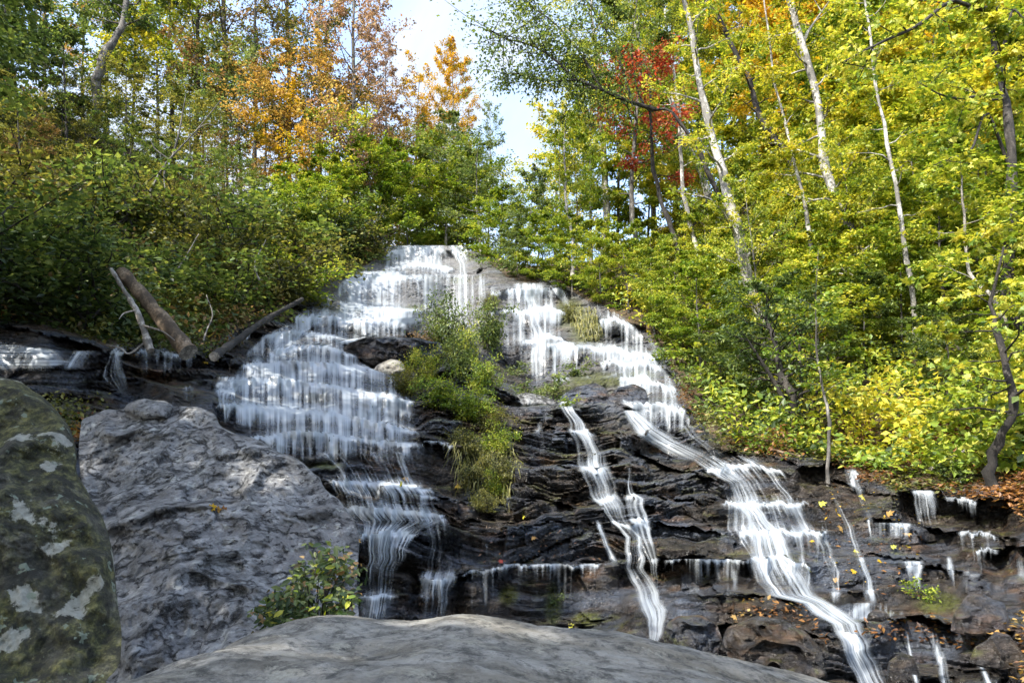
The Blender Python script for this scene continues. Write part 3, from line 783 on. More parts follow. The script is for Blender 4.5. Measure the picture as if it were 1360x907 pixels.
boulder('boulder', M_ROCK, [(1262, 838), (1266, 815), (1276, 803), (1284, 790), (1304, 787), (1318, 796), (1334, 800), (1340, 822), (1352, 840), (1300, 846)], 8.75, .2, 'dark grey boulder with leaves round it near the lower right corner, upper of two', lean=.4, seed=14, nr=40, na=100, planes=6, facet=.8, nrough=.1, pw=4)
boulder('boulder', M_ROCK, [(1286, 880), (1294, 858), (1312, 848), (1322, 838), (1340, 842), (1352, 858), (1368, 880), (1330, 890), (1304, 886)], 7.95, .16, 'dark grey boulder at the foot of the leaf ledge, lower of two', lean=.4, seed=15, nr=40, na=100, planes=6, facet=.8, nrough=.1, pw=4)
boulder('boulder', M_ROCK, [(1150, 824), (1153, 814), (1162, 809), (1176, 811), (1182, 820), (1172, 826)], 8.75, .14, 'small wet dark stone in the pool beside the right cascade', lean=.3, seed=16, nr=14, na=40)
boulder('boulder', M_ROCK, [(880, 846), (886, 826), (902, 818), (930, 816), (952, 826), (960, 850), (950, 880), (890, 876)], 8.9, .4, 'wet brown boulder with fallen leaves at the foot of the middle stream', lean=.5, nrough=.1, seed=17, nr=50, na=130, planes=6, facet=.9, pw=4)
boulder('boulder', M_ROCK, [(958, 852), (966, 832), (1000, 818), (1040, 822), (1070, 838), (1092, 862), (1100, 900), (1060, 930), (980, 900)], 8.35, .4, 'broad black wet boulder left of the bottom of the right cascade', lean=.5, nrough=.1, seed=18, nr=50, na=130, planes=6, facet=.9, pw=4)
boulder('boulder', M_ROCK, [(1176, 905), (1180, 878), (1196, 866), (1214, 872), (1224, 900), (1218, 940), (1180, 940)], 7.75, .2, 'narrow dark stone between two thin trickles in the lower right', lean=.3, nrough=.1, seed=19, nr=50, na=130, planes=6, facet=.9, pw=4)

# the broad flat stone right in front
px = np.linspace(150, 1180, 260)
SIL = np.array([(150, 960), (180, 930), (205, 901), (250, 885), (300, 868), (335, 851), (365, 834), (392, 822), (420, 817), (460, 816), (500, 821), (540, 824), (575, 821), (605, 815), (640, 816), (680, 823), (720, 831), (770, 834), (820, 838), (870, 850), (930, 863), (1000, 880), (1060, 893), (1110, 908), (1150, 930), (1180, 955)], float)
ps = np.interp(px, SIL[:, 0], SIL[:, 1])
for _ in range(2):
    ps[1:-1] = .25 * ps[:-2] + .5 * ps[1:-1] + .25 * ps[2:]
YC = 4.3
crest = PT(px, ps, YC)
rowsY = np.r_[np.linspace(0, .8, 12), np.linspace(.85, 4.22, 90), np.linspace(4.26, 4.34, 6), np.linspace(4.45, 6.0, 20)]
zz, xx, yy = [], [], []
for Yr in rowsY:
    k = YC - Yr
    x = crest[:, 0] * (1 + .03 * abs(k))
    z0 = crest[:, 2]
    if k >= 0:
        z = z0 - .028 * k - .012 * k * k
        z = np.minimum(z, (crest[:, 2] - .42) * Yr / YC * .98 + -.02 if False else z)
    else:
        z = z0 - .9 * (-k) ** 1.3 - .05 * (-k)
    edge = sstep(0, .13, (px - px[0]) / (px[-1] - px[0])) * sstep(0, .10, (px[-1] - px) / (px[-1] - px[0]))
    z = z - (1 - edge) * .6 * max(0, k) ** .5 * .4
    xx.append(x); yy.append(np.full_like(x, Yr)); zz.append(z)
V = np.stack([np.array(xx), np.array(yy), np.array(zz)], -1)
away = np.abs(V[..., 1] - YC)
V[..., 2] += (.06 * fbm(V * np.array([1.1, 1.5, 1]) + 3, 5, 91) + .02 * fbm(V * np.array([5, 7, 5]), 4, 92)) * sstep(.0, .6, away) + .010 * fbm(V * np.array([9, 9, 9]), 4, 93, .6)
low = V.copy(); low[..., 2] = -2.4
nrw = len(rowsY)
i = np.arange(nrw * 260).reshape(nrw, 260)
per = np.r_[i[0, :], i[1:, -1], i[-1, -2::-1], i[-2:0:-1, 0]]
top = V.reshape(-1, 3)
skirt = top[per].copy(); skirt[:, 2] = -2.4
n0 = len(top); kk = np.arange(len(per))
sk = np.stack([per, n0 + kk, n0 + np.roll(kk, -1), np.roll(per, -1)], -1)
link('boulder', mesh_from('boulder', np.concatenate([top, skirt]), np.concatenate([grid_faces(nrw, 260), sk]), M_TAN),
     label='broad smooth tan boulder across the bottom in front, nearest of all', cat='boulder')

# ------------------------------------------------------------------ trees and shrubs: generators
LEAF = {
    'simple': (np.array([(0, 0, 0), (.42, .27, .07), (1, 0, 0), (.42, -.27, .07)], float), np.array([(0, 1, 2), (0, 2, 3)])),
    'slim': (np.array([(0, 0, 0), (.4, .16, .04), (1, 0, -.05), (.4, -.16, .04)], float), np.array([(0, 1, 2), (0, 2, 3)])),
    'oval': (np.array([(0, 0, 0), (.25, .2, .05), (.65, .22, .05), (1, 0, -.04), (.65, -.22, .05), (.25, -.2, .05)], float), np.array([(0, 1, 2), (0, 2, 3), (0, 3, 4), (0, 4, 5)])),
    'maple': (np.array([(0, 0, 0), (.02, .22, .03), (.12, .5, .02), (.33, .26, .05), (.62, .42, -.02), (.66, .15, .03), (1.02, 0, -.05), (.66, -.15, .03), (.62, -.42, -.02), (.33, -.26, .05), (.12, -.5, .02), (.02, -.22, .03), (.35, 0, 0)], float),
              np.array([(12, 0, 11), (12, 1, 0), (12, 2, 1), (12, 3, 2), (12, 4, 3), (12, 5, 4), (12, 6, 5), (12, 7, 6), (12, 8, 7), (12, 9, 8), (12, 10, 9), (12, 11, 10)])),
}
def leaves_mesh(name, C, Dr, N, S, V, tmpl='simple', mat=None):
    T, Fc = LEAF[tmpl]
    Dr = Dr / (np.linalg.norm(Dr, axis=1, keepdims=True) + 1e-9)
    N = N - (N * Dr).sum(1, keepdims=True) * Dr
    N = N / (np.linalg.norm(N, axis=1, keepdims=True) + 1e-9)
    B = np.cross(N, Dr)
    P = C[:, None] + S[:, None, None] * (T[None, :, 0, None] * Dr[:, None] + T[None, :, 1, None] * B[:, None] + T[None, :, 2, None] * N[:, None])
    n, k = len(C), len(T)
    F_ = (Fc[None] + (np.arange(n) * k)[:, None, None]).reshape(-1, 3)
    return mesh_from(name, P.reshape(-1, 3), F_, mat, {'v': np.repeat(V, k)}, smooth=False)

def tube(pts, rad, sides=6):
    pts = np.asarray(pts, float); rad = np.asarray(rad, float)
    n = len(pts)
    t = np.gradient(pts, axis=0)
    t /= np.linalg.norm(t, axis=1, keepdims=True) + 1e-9
    ref = np.array([0, 0, 1.]) if abs(t[:, 2]).mean() < .8 else np.array([1., 0, 0])
    u = np.cross(t, ref); u /= np.linalg.norm(u, axis=1, keepdims=True) + 1e-9
    w = np.cross(t, u)
    a = np.linspace(0, 2 * np.pi, sides, endpoint=False)
    V = pts[:, None] + rad[:, None, None] * (np.cos(a)[None, :, None] * u[:, None] + np.sin(a)[None, :, None] * w[:, None])
    i = np.arange(n * sides).reshape(n, sides); j = np.roll(i, -1, 1)
    f = np.stack([i[:-1], j[:-1], j[1:], i[1:]], -1).reshape(-1, 4)
    V = V.reshape(-1, 3)
    # closed end
    V = np.concatenate([V, pts[-1:]])
    cap = np.stack([i[-1], j[-1], np.full(sides, n * sides), np.full(sides, n * sides)], -1)
    return V, f, cap
def join_tubes(tubes):
    vs, fs, o = [], [], 0
    for V, f, cap in tubes:
        vs.append(V); fs.append(f + o); o += len(V)
    return np.concatenate(vs), np.concatenate(fs)

def curve(pts, n):
    """smooth resampling of a polyline (Catmull-Rom)"""
    P = np.asarray(pts, float)
    if len(P) == 2:
        return P[0] + (P[1] - P[0]) * np.linspace(0, 1, n)[:, None]
    E_ = np.concatenate([[2 * P[0] - P[1]], P, [2 * P[-1] - P[-2]]])
    t = np.linspace(0, len(P) - 1 - 1e-6, n); k = t.astype(int); f = (t - k)[:, None]
    a, b, c, d = E_[k], E_[k + 1], E_[k + 2], E_[k + 3]
    return .5 * (2 * b + (c - a) * f + (2 * a - 5 * b + 4 * c - d) * f ** 2 + (3 * b - a - 3 * c + d) * f ** 3)

def build_tree(seed, trunk, r0, cb, spread, nb, sub, leafn, ls, up=.5, flat=.5, tmpl='simple', top_r=.12, limbs=(), droop=.35, sig=.16, stems=None, roots=True, bare=0.0):
    """returns wood (verts, faces) and leaf arrays, all local to the tree base"""
    g = np.random.default_rng(seed)
    trunk = np.asarray(trunk, float)
    nt_ = len(trunk)
    tubes, C, Dr, V = [], [], [], []
    H = np.linalg.norm(trunk[-1] - trunk[0])
    tt = np.linspace(0, 1, nt_)
    tr = r0 * ((1 - tt) ** .8 * (1 - top_r) + top_r)
    tr = tr * (1 + .10 * g.normal(0, 1, nt_))
    if roots:
        tr[0] *= 1.35
    tubes.append(tube(trunk, tr, 9))
    def at(t):
        return np.array([np.interp(t, tt, trunk[:, k]) for k in range(3)])
    def leafy(p0, p1, m, sg):
        if m <= 0: return
        uu = g.random(m) ** .7
        c = p0 + (p1 - p0) * uu[:, None] + g.normal(0, 1, (m, 3)) * np.array([sg, sg, sg * flat])
        d = (p1 - p0) / (np.linalg.norm(p1 - p0) + 1e-9)
        dd = d * .7 + g.normal(0, .75, (m, 3)); dd[:, 2] = dd[:, 2] * .6 - droop
        C.append(c); Dr.append(dd); V.append(np.clip(.5 + .15 * g.normal() + .19 * g.normal(0, 1, m), 0, 1))
    per = leafn / max(1, nb * (sub + 1))
    def branch(p, az, el, L, rb, subn, k=1.0):
        n = 7
        s = np.linspace(0, 1, n)
        d0 = np.array([math.cos(az) * math.cos(el), math.sin(az) * math.cos(el), math.sin(el)])
        pts = p + d0 * (s * L)[:, None]
        pts[:, 2] += (.22 * up - .12) * L * s ** 2 * 1.4
        pts += np.cumsum(g.normal(0, .03 * L, (n, 3)), 0) * (s > 0)[:, None]
        tubes.append(tube(pts, rb * (1 - .86 * s), 5))
        for q in range(subn):
            sp = .22 + .78 * (q + g.random()) / subn
            q0 = np.array([np.interp(sp, s, pts[:, c_]) for c_ in range(3)])
            a2 = az + (1 if q % 2 else -1) * g.uniform(.4, 1.25)
            l2 = L * g.uniform(.25, .5) * (1.15 - .6 * sp)
            e2 = el * .5 + g.normal(0, .25)
            q1 = q0 + l2 * np.array([math.cos(a2) * math.cos(e2), math.sin(a2) * math.cos(e2), math.sin(e2)])
            qm = (q0 + q1) / 2 + g.normal(0, .06 * l2, 3)
            tubes.append(tube([q0, qm, q1], np.array([.4, .26, .08]) * rb * (1.1 - .7 * sp), 4))
            if g.random() > bare:
                leafy(q0, q1, int(per * k * g.choice([.15, .6, 1.1, 1.7, 2.3])), sig * max(L * .34, .2))
        leafy(pts[-3], pts[-1], int(per * k * g.uniform(.5, 1.6)), sig * max(L * .32, .2))
    for j in range(nb):
        t = cb + (1 - cb) * ((j + g.random()) / nb) ** .9
        f = (t - cb) / (1 - cb)
        prof = (.5 + .5 * math.sin(math.pi * min(1, .12 + .80 * f)) ** .8) * (1 - .35 * f ** 3)
        L = spread * prof * g.uniform(.55, 1.15)
        az = j * 2.39996 + g.normal(0, .4)
        el = g.uniform(.05, .35) + up * (.25 + .6 * f)
        branch(at(t), az, el, L, max(.008, .36 * np.interp(t, tt, tr)), sub)
    for lb in limbs:                                  # limbs traced where the photograph shows them
        pts, rl, m, sg = lb
        pts = np.asarray(pts, float)
        s = np.linspace(0, 1, len(pts))
        tubes.append(tube(pts, rl * (1 - .8 * s), 6))
        nsub = max(6, m // 60)
        for q in range(nsub):
            sp = .12 + .88 * (q + g.random()) / nsub
            q0 = np.array([np.interp(sp, s, pts[:, c_]) for c_ in range(3)])
            q1 = q0 + g.normal(0, 1, 3) * np.array([1.2, .9, .8]) * sg + np.array([0, 0, .1 * sg])
            tubes.append(tube([q0, (q0 + q1) / 2 + g.normal(0, .08 * sg, 3), q1], np.array([.28, .18, .05]) * rl, 4))
            leafy(q0, q1, int(m / nsub * g.uniform(.5, 1.5)), .28 * sg)
    for sp_ in (stems or []):
        tubes.append(sp_)
    wood = join_tubes(tubes)
    if not C:
        return wood, None
    C = np.concatenate(C); Dr = np.concatenate(Dr); V = np.concatenate(V)
    n = len(C)
    N = np.array([0, 0, 1.0]) + g.normal(0, .55, (n, 3))
    S = ls * np.clip(g.lognormal(-.08, .3, n), .4, 1.7)
    return wood, (C, Dr, N, S, V, tmpl)

def build_shrub(seed, H, spread, stems, leafn, ls, tmpl='simple', sig=.13, flat=.8, droop=.2):
    g = np.random.default_rng(seed)
    tubes, C, Dr, V = [], [], [], []
    per = leafn / (stems * 6)
    for j in range(stems):
        az = j * 2.39996 + g.normal(0, .4)
        out = spread * g.uniform(.25, 1.0)
        h = H * g.uniform(.55, 1.05) * (1.1 - .45 * out / spread)
        n = 7; s = np.linspace(0, 1, n)
        pts = np.stack([math.cos(az) * out * s ** 1.3, math.sin(az) * out * s ** 1.3, h * (s - .18 * s ** 3)], -1)
        pts += np.cumsum(g.normal(0, .03 * H, (n, 3)), 0) * (s > 0)[:, None]
        tubes.append(tube(pts, .011 * H * (1 - .8 * s), 5))
        for q in range(6):
            sp = .2 + .8 * (q + g.random()) / 6
            q0 = np.array([np.interp(sp, s, pts[:, c]) for c in range(3)])
            q1 = q0 + g.normal(0, 1, 3) * np.array([.26, .26, .16]) * H * .8
            tubes.append(tube([q0, (q0 + q1) / 2 + g.normal(0, .02 * H, 3), q1], np.array([.006, .004, .0015]) * H, 4))
            m = int(per * g.choice([.1, .6, 1.2, 2.0]))
            uu = g.random(m)
            C.append(q0 + (q1 - q0) * uu[:, None] + g.normal(0, sig * H * .5, (m, 3)) * np.array([1, 1, flat]))
            d = (q1 - q0) / (np.linalg.norm(q1 - q0) + 1e-9) * .6 + g.normal(0, .7, (m, 3)); d[:, 2] = d[:, 2] * .6 - droop
            Dr.append(d)
            V.append(np.clip(.5 + .15 * g.normal() + .2 * g.normal(0, 1, m), 0, 1))
    C, Dr, V = np.concatenate(C), np.concatenate(Dr), np.concatenate(V)
    n = len(C)
    C[:, 2] = np.maximum(C[:, 2], .02)
    return join_tubes(tubes), (C, Dr, np.array([0, 0, 1.]) + g.normal(0, .6, (n, 3)), ls * g.uniform(.6, 1.3, n), V, tmpl)

def wander(seed, H, n=12, amp=.02, lean=0.0):
    g = np.random.default_rng(seed)
    z = np.linspace(0, H, n)
    p = np.zeros((n, 3)); p[:, 2] = z
    w = np.cumsum(np.cumsum(g.normal(0, 1, (n, 2)), 0), 0) * amp * H / n
    p[:, :2] = w - w[0] - (w[-1] - w[0]) * (z / H)[:, None] * .7
    return p

M_LEAF = {k: mat_leaf('leaf_' + k, c) for k, c in {
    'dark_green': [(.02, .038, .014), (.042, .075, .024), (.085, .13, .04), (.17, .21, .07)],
    'green': [(.032, .062, .02), (.075, .125, .032), (.155, .22, .055), (.3, .35, .09)],
    'lime': [(.08, .15, .014), (.17, .27, .025), (.32, .40, .04), (.52, .52, .08)],
    'yellow_green': [(.08, .15, .02), (.23, .32, .035), (.45, .49, .055), (.66, .60, .09)],
    'yellow': [(.14, .20, .02), (.36, .40, .03), (.62, .57, .05), (.74, .60, .09)],
    'gold': [(.2, .17, .012), (.46, .30, .015), (.66, .42, .02), (.72, .42, .05)],
    'orange': [(.14, .11, .03), (.33, .20, .05), (.52, .30, .085), (.56, .42, .16)],
    'rust': [(.10, .08, .03), (.22, .14, .06), (.36, .21, .09), (.46, .32, .16)],
    'pink_rust': [(.14, .10, .07), (.28, .16, .12), (.40, .23, .17), (.46, .33, .24)],
    'red': [(.24, .03, .02), (.48, .06, .035), (.62, .12, .07), (.64, .25, .14)],
    'olive': [(.03, .04, .012), (.085, .10, .022), (.18, .185, .04), (.32, .29, .08)],
    'pale_green': [(.05, .09, .03), (.11, .17, .05), (.2, .26, .09), (.3, .34, .14)],
    'litter': [(.07, .035, .018), (.16, .075, .03), (.30, .13, .035), (.42, .22, .06)],
}.items()}
M_BARK = {
    'pale': mat_bark('pale_lichen_bark', (.14, .13, .11), (.42, .40, .36), (.66, .64, .59), 5),
    'grey': mat_bark('grey_bark', (.05, .045, .04), (.14, .13, .115), (.26, .245, .22), 6),
    'dark': mat_bark('dark_bark', (.012, .010, .009), (.035, .03, .025), (.085, .075, .065), 6),
    'bleached': mat_bark('bleached_dead_wood', (.16, .14, .12), (.34, .31, .27), (.5, .47, .42), 9),
    'log': mat_bark('brown_log_bark', (.05, .032, .018), (.17, .12, .075), (.30, .23, .16), 5),
}

KINDS = {}
def kind(name, H, wood, leaf):
    KINDS.setdefault(name, []).append((H, mesh_from(name + '_wood', *wood), leaves_mesh(name + '_leaves', *leaf)))
for me_seed in (1, 2, 3, 4):
    kind('tall', 20, *build_tree(me_seed, wander(me_seed, 20), .2, .28, 4.3, 36, 8, 24000, .17, up=.7, flat=.6, sig=.17))
for s_ in (11, 12, 13, 14):
    kind('under', 8, *build_tree(s_, wander(s_, 8, amp=.03), .065, .10, 2.9, 34, 7, 13000, .15, up=.35, flat=.36, sig=.16))
for s_ in (21, 22, 23):
    kind('sparse', 16, *build_tree(s_, wander(s_, 16, amp=.025), .13, .14, 3.0, 36, 7, 7000, .14, up=.8, flat=.7, sig=.17))
for s_ in (51, 52, 53):
    kind('airy', 12, *build_tree(s_, wander(s_, 12, amp=.03), .085, .18, 3.2, 30, 7, 6500, .15, up=.6, flat=.5, sig=.18, bare=.15))
for s_ in (31, 32, 33, 34):
    kind('shrub', 2.2, *build_shrub(s_, 2.2, 1.2, 12, 3800, .11))
for s_ in (41, 42):
    kind('herb', 1.0, *build_shrub(s_, 1.0, .45, 6, 420, .10, tmpl='oval'))
# give every shared mesh one material slot so that each object can carry its own
for lst in KINDS.values():
    for _, a, b in lst:
        a.materials.append(M_BARK['grey']); b.materials.append(M_LEAF['green'])

_rk = random.Random(5)
def plant(kind_name, base, h, wf=1.0, pal='green', bark='grey', name='tree', label=None, cat='tree', group=None, lean=(0, 0), var=None, rot=None):
    H, wm, lm = KINDS[kind_name][var if var is not None else _rk.randrange(len(KINDS[kind_name]))]
    o = bpy.data.objects.new(name, None)
    COL.objects.link(o)
    o.empty_display_size = .3
    o.location = base
    s = h / H
    o.scale = (s * wf, s * wf, s)
    o.rotation_euler = (lean[1], lean[0], 0)
    o['label'] = label; o['category'] = cat
    if group: o['group'] = group
    ra = rot if rot is not None else _rk.uniform(0, 6.28)
    for nm, me, mt in (('trunk' if cat == 'tree' else 'stem', wm, M_BARK[bark]), ('crown' if cat == 'tree' else 'foliage', lm, M_LEAF[pal])):
        c = bpy.data.objects.new(nm, me)
        COL.objects.link(c)
        c.parent = o
        c.rotation_euler = (0, 0, ra)
        c.material_slots[0].link = 'OBJECT'
        c.material_slots[0].material = mt
    return o

def z_at(py, Y):
    return float(ray(680, py)[1]) * Y

def tree_px(kind_name, bx, by, tx, ty, pal, label, bark='grey', wf=1.0, dy=0.0, **kw):
    """tree that stands on the bank at pixel (bx, by) and whose tip reaches the height of pixel (tx, ty)"""
    B = on_ground(bx, by)
    Y = B[1] + dy
    x = float(ray(bx, by)[0]) * Y
    z0 = B[2] - .15
    zt = z_at(ty, Y)
    xt = float(ray(tx, ty)[0]) * Y
    h = zt - z0
    return plant(kind_name, (x, Y, z0), math.hypot(h, xt - x), wf, pal, bark, label=label, lean=(math.atan2(xt - x, h), 0), **kw)

def tree_traced(name, path, rpx, pal, label, bark='pale', cb=.45, spread=3.2, nb=24, sub=6, leafn=9000, ls=.14, up=.5, flat=.6, limbs=(), Y=None, tmpl='simple', cat='tree', seed=1, top_r=.2, sig=.17, group=None, bare=0.0, leaf_parts=0):
    """tree whose trunk follows a path of photograph pixels at the distance of its foot"""
    P = np.array(path, float)
    B = on_ground(P[0, 0], P[0, 1])
    Y = Y or float(B[1])
    w = PT(P[:, 0], P[:, 1], Y)
    w[:, 1] += .25 * np.sin(np.arange(len(P)) * 1.7 + seed)
    base = w[0].copy()
    loc = curve(w - base, 22)
    gg = np.random.default_rng(seed)
    kn = np.cumsum(gg.normal(0, .35 * rpx * Y / 907, (22, 3)), 0); kn -= kn[0] + (kn[-1] - kn[0]) * np.linspace(0, 1, 22)[:, None]
    loc += kn * np.array([1, 1, .2])
    loc[0, 2] -= .25
    ll = []
    for (lp, lr, m, sg) in limbs:
        L = np.array(lp, float)
        lw = PT(L[:, 0], L[:, 1], Y + (L[:, 2] if L.shape[1] > 2 else 0)) - base
        ll.append((curve(lw, 14), lr * Y / 907, m, sg))
    wood, leaf = build_tree(seed, loc, rpx * Y / 907, cb, spread, nb, sub, leafn, ls, up=up, flat=flat, limbs=ll, tmpl=tmpl, top_r=top_r, sig=sig, bare=bare)
    o = bpy.data.objects.new(name, None); COL.objects.link(o)
    o.location = base; o['label'] = label; o['category'] = cat
    if group: o['group'] = group
    link('trunk', mesh_from(name + '_wood', *wood, M_BARK[bark]), parent=o)
    if leaf is not None:
        C, Dr, N, S, V, tm = leaf
        if leaf_parts:
            order = np.argsort(-S / np.linalg.norm(C + base, axis=1) * in_frame(C + base))
            pick = order[:leaf_parts]
            leaf_children(o, C[pick], Dr[pick], N[pick], S[pick], tm, pal, seed)
            keep = np.ones(len(C), bool); keep[pick] = False
            C, Dr, N, S, V = C[keep], Dr[keep], N[keep], S[keep], V[keep]
        c = link('crown', leaves_mesh(name + '_leaves', C, Dr, N, S, V, tm, M_LEAF[pal]), parent=o)
        if leaf_parts: c['kind'] = 'stuff'
    return o

def in_frame(P):
    c, s = math.cos(PITCH), math.sin(PITCH)
    d = P[:, 1] * c + P[:, 2] * s
    v = -P[:, 1] * s + P[:, 2] * c
    px = 680 + P[:, 0] / d * F_PX; py = 453.5 - v / d * F_PX
    return (d > .3) & (px > 5) & (px < 1355) & (py > 5) & (py < 900)

_leaf_cache = {}
def leaf_children(parent, C, Dr, N, S, tmpl, pal, seed):
    """single leaves as parts that share a few meshes"""
    g = random.Random(seed)
    key = (tmpl, pal)
    if key not in _leaf_cache:
        lst = []
        for k in range(7):
            lst.append(leaves_mesh('leaf', np.zeros((1, 3)), np.array([[1., 0, 0]]), np.array([[0, 0, 1.]]), np.ones(1), np.array([.12 + .13 * k]), tmpl, M_LEAF[pal]))
        _leaf_cache[key] = lst
    for c, d, n, s in zip(C, Dr, N, S):
        d = Vector(d).normalized(); n = Vector(n); n = (n - d * n.dot(d)).normalized(); b = n.cross(d)
        o = bpy.data.objects.new('leaf', g.choice(_leaf_cache[key]))
        COL.objects.link(o)
        o.parent = parent
        m = Matrix((d * s, b * s, n * s)).transposed().to_4x4()
        m.translation = Vector(c)
        o.matrix_local = m

# ------------------------------------------------------------------ the trees of the right bank
T = tree_traced
T('tree', [(1034, 482), (1010, 430), (985, 340), (960, 230), (935, 110), (912, 0), (885, -130), (860, -260)], 9, 'yellow_green', 'tall pale lichen-speckled trunk leaning left beside the middle of the right bank', cb=.12, nb=40, spread=2.3, leafn=9000, seed=101)
T('tree', [(985, 392), (967, 345), (940, 288), (905, 200), (878, 125), (852, 72), (830, 0), (800, -120)], 6.5, 'yellow_green', 'slender pale trunk leaning left in front of the red maple leaves', cb=.15, nb=34, spread=2.2, leafn=7000, seed=102)
T('tree', [(1178, 462), (1160, 405), (1132, 330), (1097, 215), (1075, 110), (1040, 0), (1010, -120), (980, -260)], 10, 'yellow', 'thickest pale speckled trunk, leaning left on the right half of the slope', cb=.12, nb=40, spread=2.3, leafn=9500, seed=103,
  limbs=[([(1063, 70, 0), (1072, 45, -.3), (1085, 25, -.5), (1110, -10, -.8)], 3.5, 300, .8)])
T('tree', [(1060, 245), (1040, 205), (1012, 150), (985, 90), (950, 30), (925, -20), (890, -100)], 6, 'gold', 'thin dark leaning trunk between the two thickest pale trunks', bark='dark', cb=.15, nb=26, spread=2.2, leafn=5000, seed=104, Y=29.5)
T('tree', [(803, 352), (802, 290), (806, 200), (800, 120), (790, 20), (780, -60)], 6, 'yellow', 'far pale straight trunk just right of the top of the falls', cb=.35, nb=24, spread=3.4, leafn=8000, seed=105)
T('tree', [(846, 372), (845, 320), (838, 250), (845, 160), (850, 60), (845, -40)], 5, 'yellow_green', 'far thin brown trunk standing behind the lower red maple leaves', bark='grey', cb=.35, nb=24, spread=3.2, leafn=7000, seed=106)
T('tree', [(1362, 470), (1350, 380), (1342, 280), (1336, 200), (1334, 130), (1322, 60), (1314, -20), (1308, -120)], 9, 'yellow_green', 'dark crooked trunk with black limbs at the upper right edge', bark='dark', cb=.5, nb=14, spread=2.4, leafn=3000, ls=.13, seed=107, Y=16.5, tmpl='maple', leaf_parts=150,
  limbs=[([(1322, 14, 0), (1290, 10, -.3), (1262, 2, -.6), (1220, 34, -.9), (1180, 52, -1.2), (1140, 72, -1.5), (1118, 84, -1.6)], 4.5, 700, .7),
         ([(1330, 124, 0), (1300, 128, -.4), (1270, 131, -.8), (1245, 124, -1.0), (1225, 112, -1.2)], 3., 420, .6),
         ([(1338, 215, 0), (1310, 150, -.5), (1290, 200, -.6), (1262, 210, -.9), (1240, 220, -1.2)], 2.6, 500, .6),
         ([(1334, 60, 0), (1345, 15, -.3), (1360, 25, -.4), (1400, 50, -.6)], 3., 300, .6)])
T('tree', [(1332, 650), (1328, 600), (1336, 540), (1330, 470), (1322, 400), (1330, 330)], 7, 'yellow_green', 'mossy trunk at the lower right edge with big yellow leaves', bark='dark', cb=.3, nb=18, spread=1.9, sub=5, leafn=1100, ls=.14, up=.2, flat=.35, seed=108, tmpl='maple', leaf_parts=150)
T('tree', [(1344, 462), (1330, 430), (1318, 400), (1302, 360), (1285, 300), (1270, 240)], 4.5, 'yellow_green', 'thin white sapling leaning left near the right edge', bark='bleached', cb=.4, nb=16, spread=1.7, leafn=2500, ls=.13, seed=109, Y=15.5)
T('tree', [(1056, 572), (1050, 530), (1042, 480), (1030, 430), (1018, 380)], 7, 'green', 'dark many-stemmed bush tree at the foot of the right bank', bark='dark', cb=.2, nb=28, spread=1.9, leafn=6500, ls=.10, up=.3, flat=.5, seed=110,
  limbs=[([(1058, 570, 0), (1064, 520, .2), (1062, 460, .3), (1070, 410, .4)], 4, 500, .7), ([(1052, 570, 0), (1035, 520, -.2), (1005, 470, -.3), (985, 440, -.4)], 4, 500, .7), ([(1060, 570, 0), (1085, 520, -.2), (1100, 470, -.3)], 3.5, 400, .7)])
T('tree', [(1092, 640), (1100, 560), (1098, 500), (1085, 440), (1078, 400)], 2.5, 'lime', 'spindly young tree in front of the dark many-stemmed bush', bark='grey', cb=.35, nb=14, spread=1.3, leafn=1300, ls=.10, up=.3, flat=.4, seed=111)
T('tree', [(905, 345), (890, 300), (872, 235), (862, 160), (860, 110), (856, 70)], 4, 'red', 'red maple glowing behind the yellow leaves right of the sky gap', bark='dark', cb=.4, nb=20, sub=8, spread=2.4, leafn=4200, ls=.15, seed=112, Y=25.5, sig=.34, bare=.1)
T('tree', [(930, 345), (908, 250), (897, 150), (885, 60), (878, -40)], 3.6, 'yellow_green', 'thin pale trunk just right of the red maple', cb=.3, nb=16, spread=1.8, leafn=2200, seed=114, Y=25)
T('tree', [(1222, 450), (1200, 340), (1182, 240), (1165, 120), (1150, 0), (1140, -100)], 4.2, 'yellow_green', 'thin pale trunk right of the thickest one, half hidden by leaves', cb=.25, nb=20, spread=1.9, leafn=3000, seed=115, Y=19)
T('tree', [(1085, 400), (1070, 300), (1050, 190), (1030, 80), (1010, -40)], 3.4, 'yellow', 'thin pale trunk between the two thickest pale trunks', cb=.3, nb=16, spread=1.8, leafn=2200, seed=116, Y=22)
T('tree', [(760, 362), (757, 300), (750, 220), (752, 150)], 2.6, 'lime', 'thin pale trunk left of the far straight one, near the sky gap', cb=.4, nb=14, spread=1.6, leafn=1500, seed=117, Y=27)
tree_px('airy', 1022, 505, 985, 235, 'yellow_green', 'airy yellow-green sapling in front of the tall pale speckled trunk', wf=.8, bark='grey', var=0)
tree_px('airy', 1168, 485, 1112, 190, 'yellow_green', 'airy yellow-green sapling in front of the thickest pale trunk', wf=.8, bark='grey', var=1)
tree_px('airy', 962, 430, 925, 190, 'lime', 'airy lime sapling in front of the slender pale trunk', wf=.7, bark='grey', var=2)
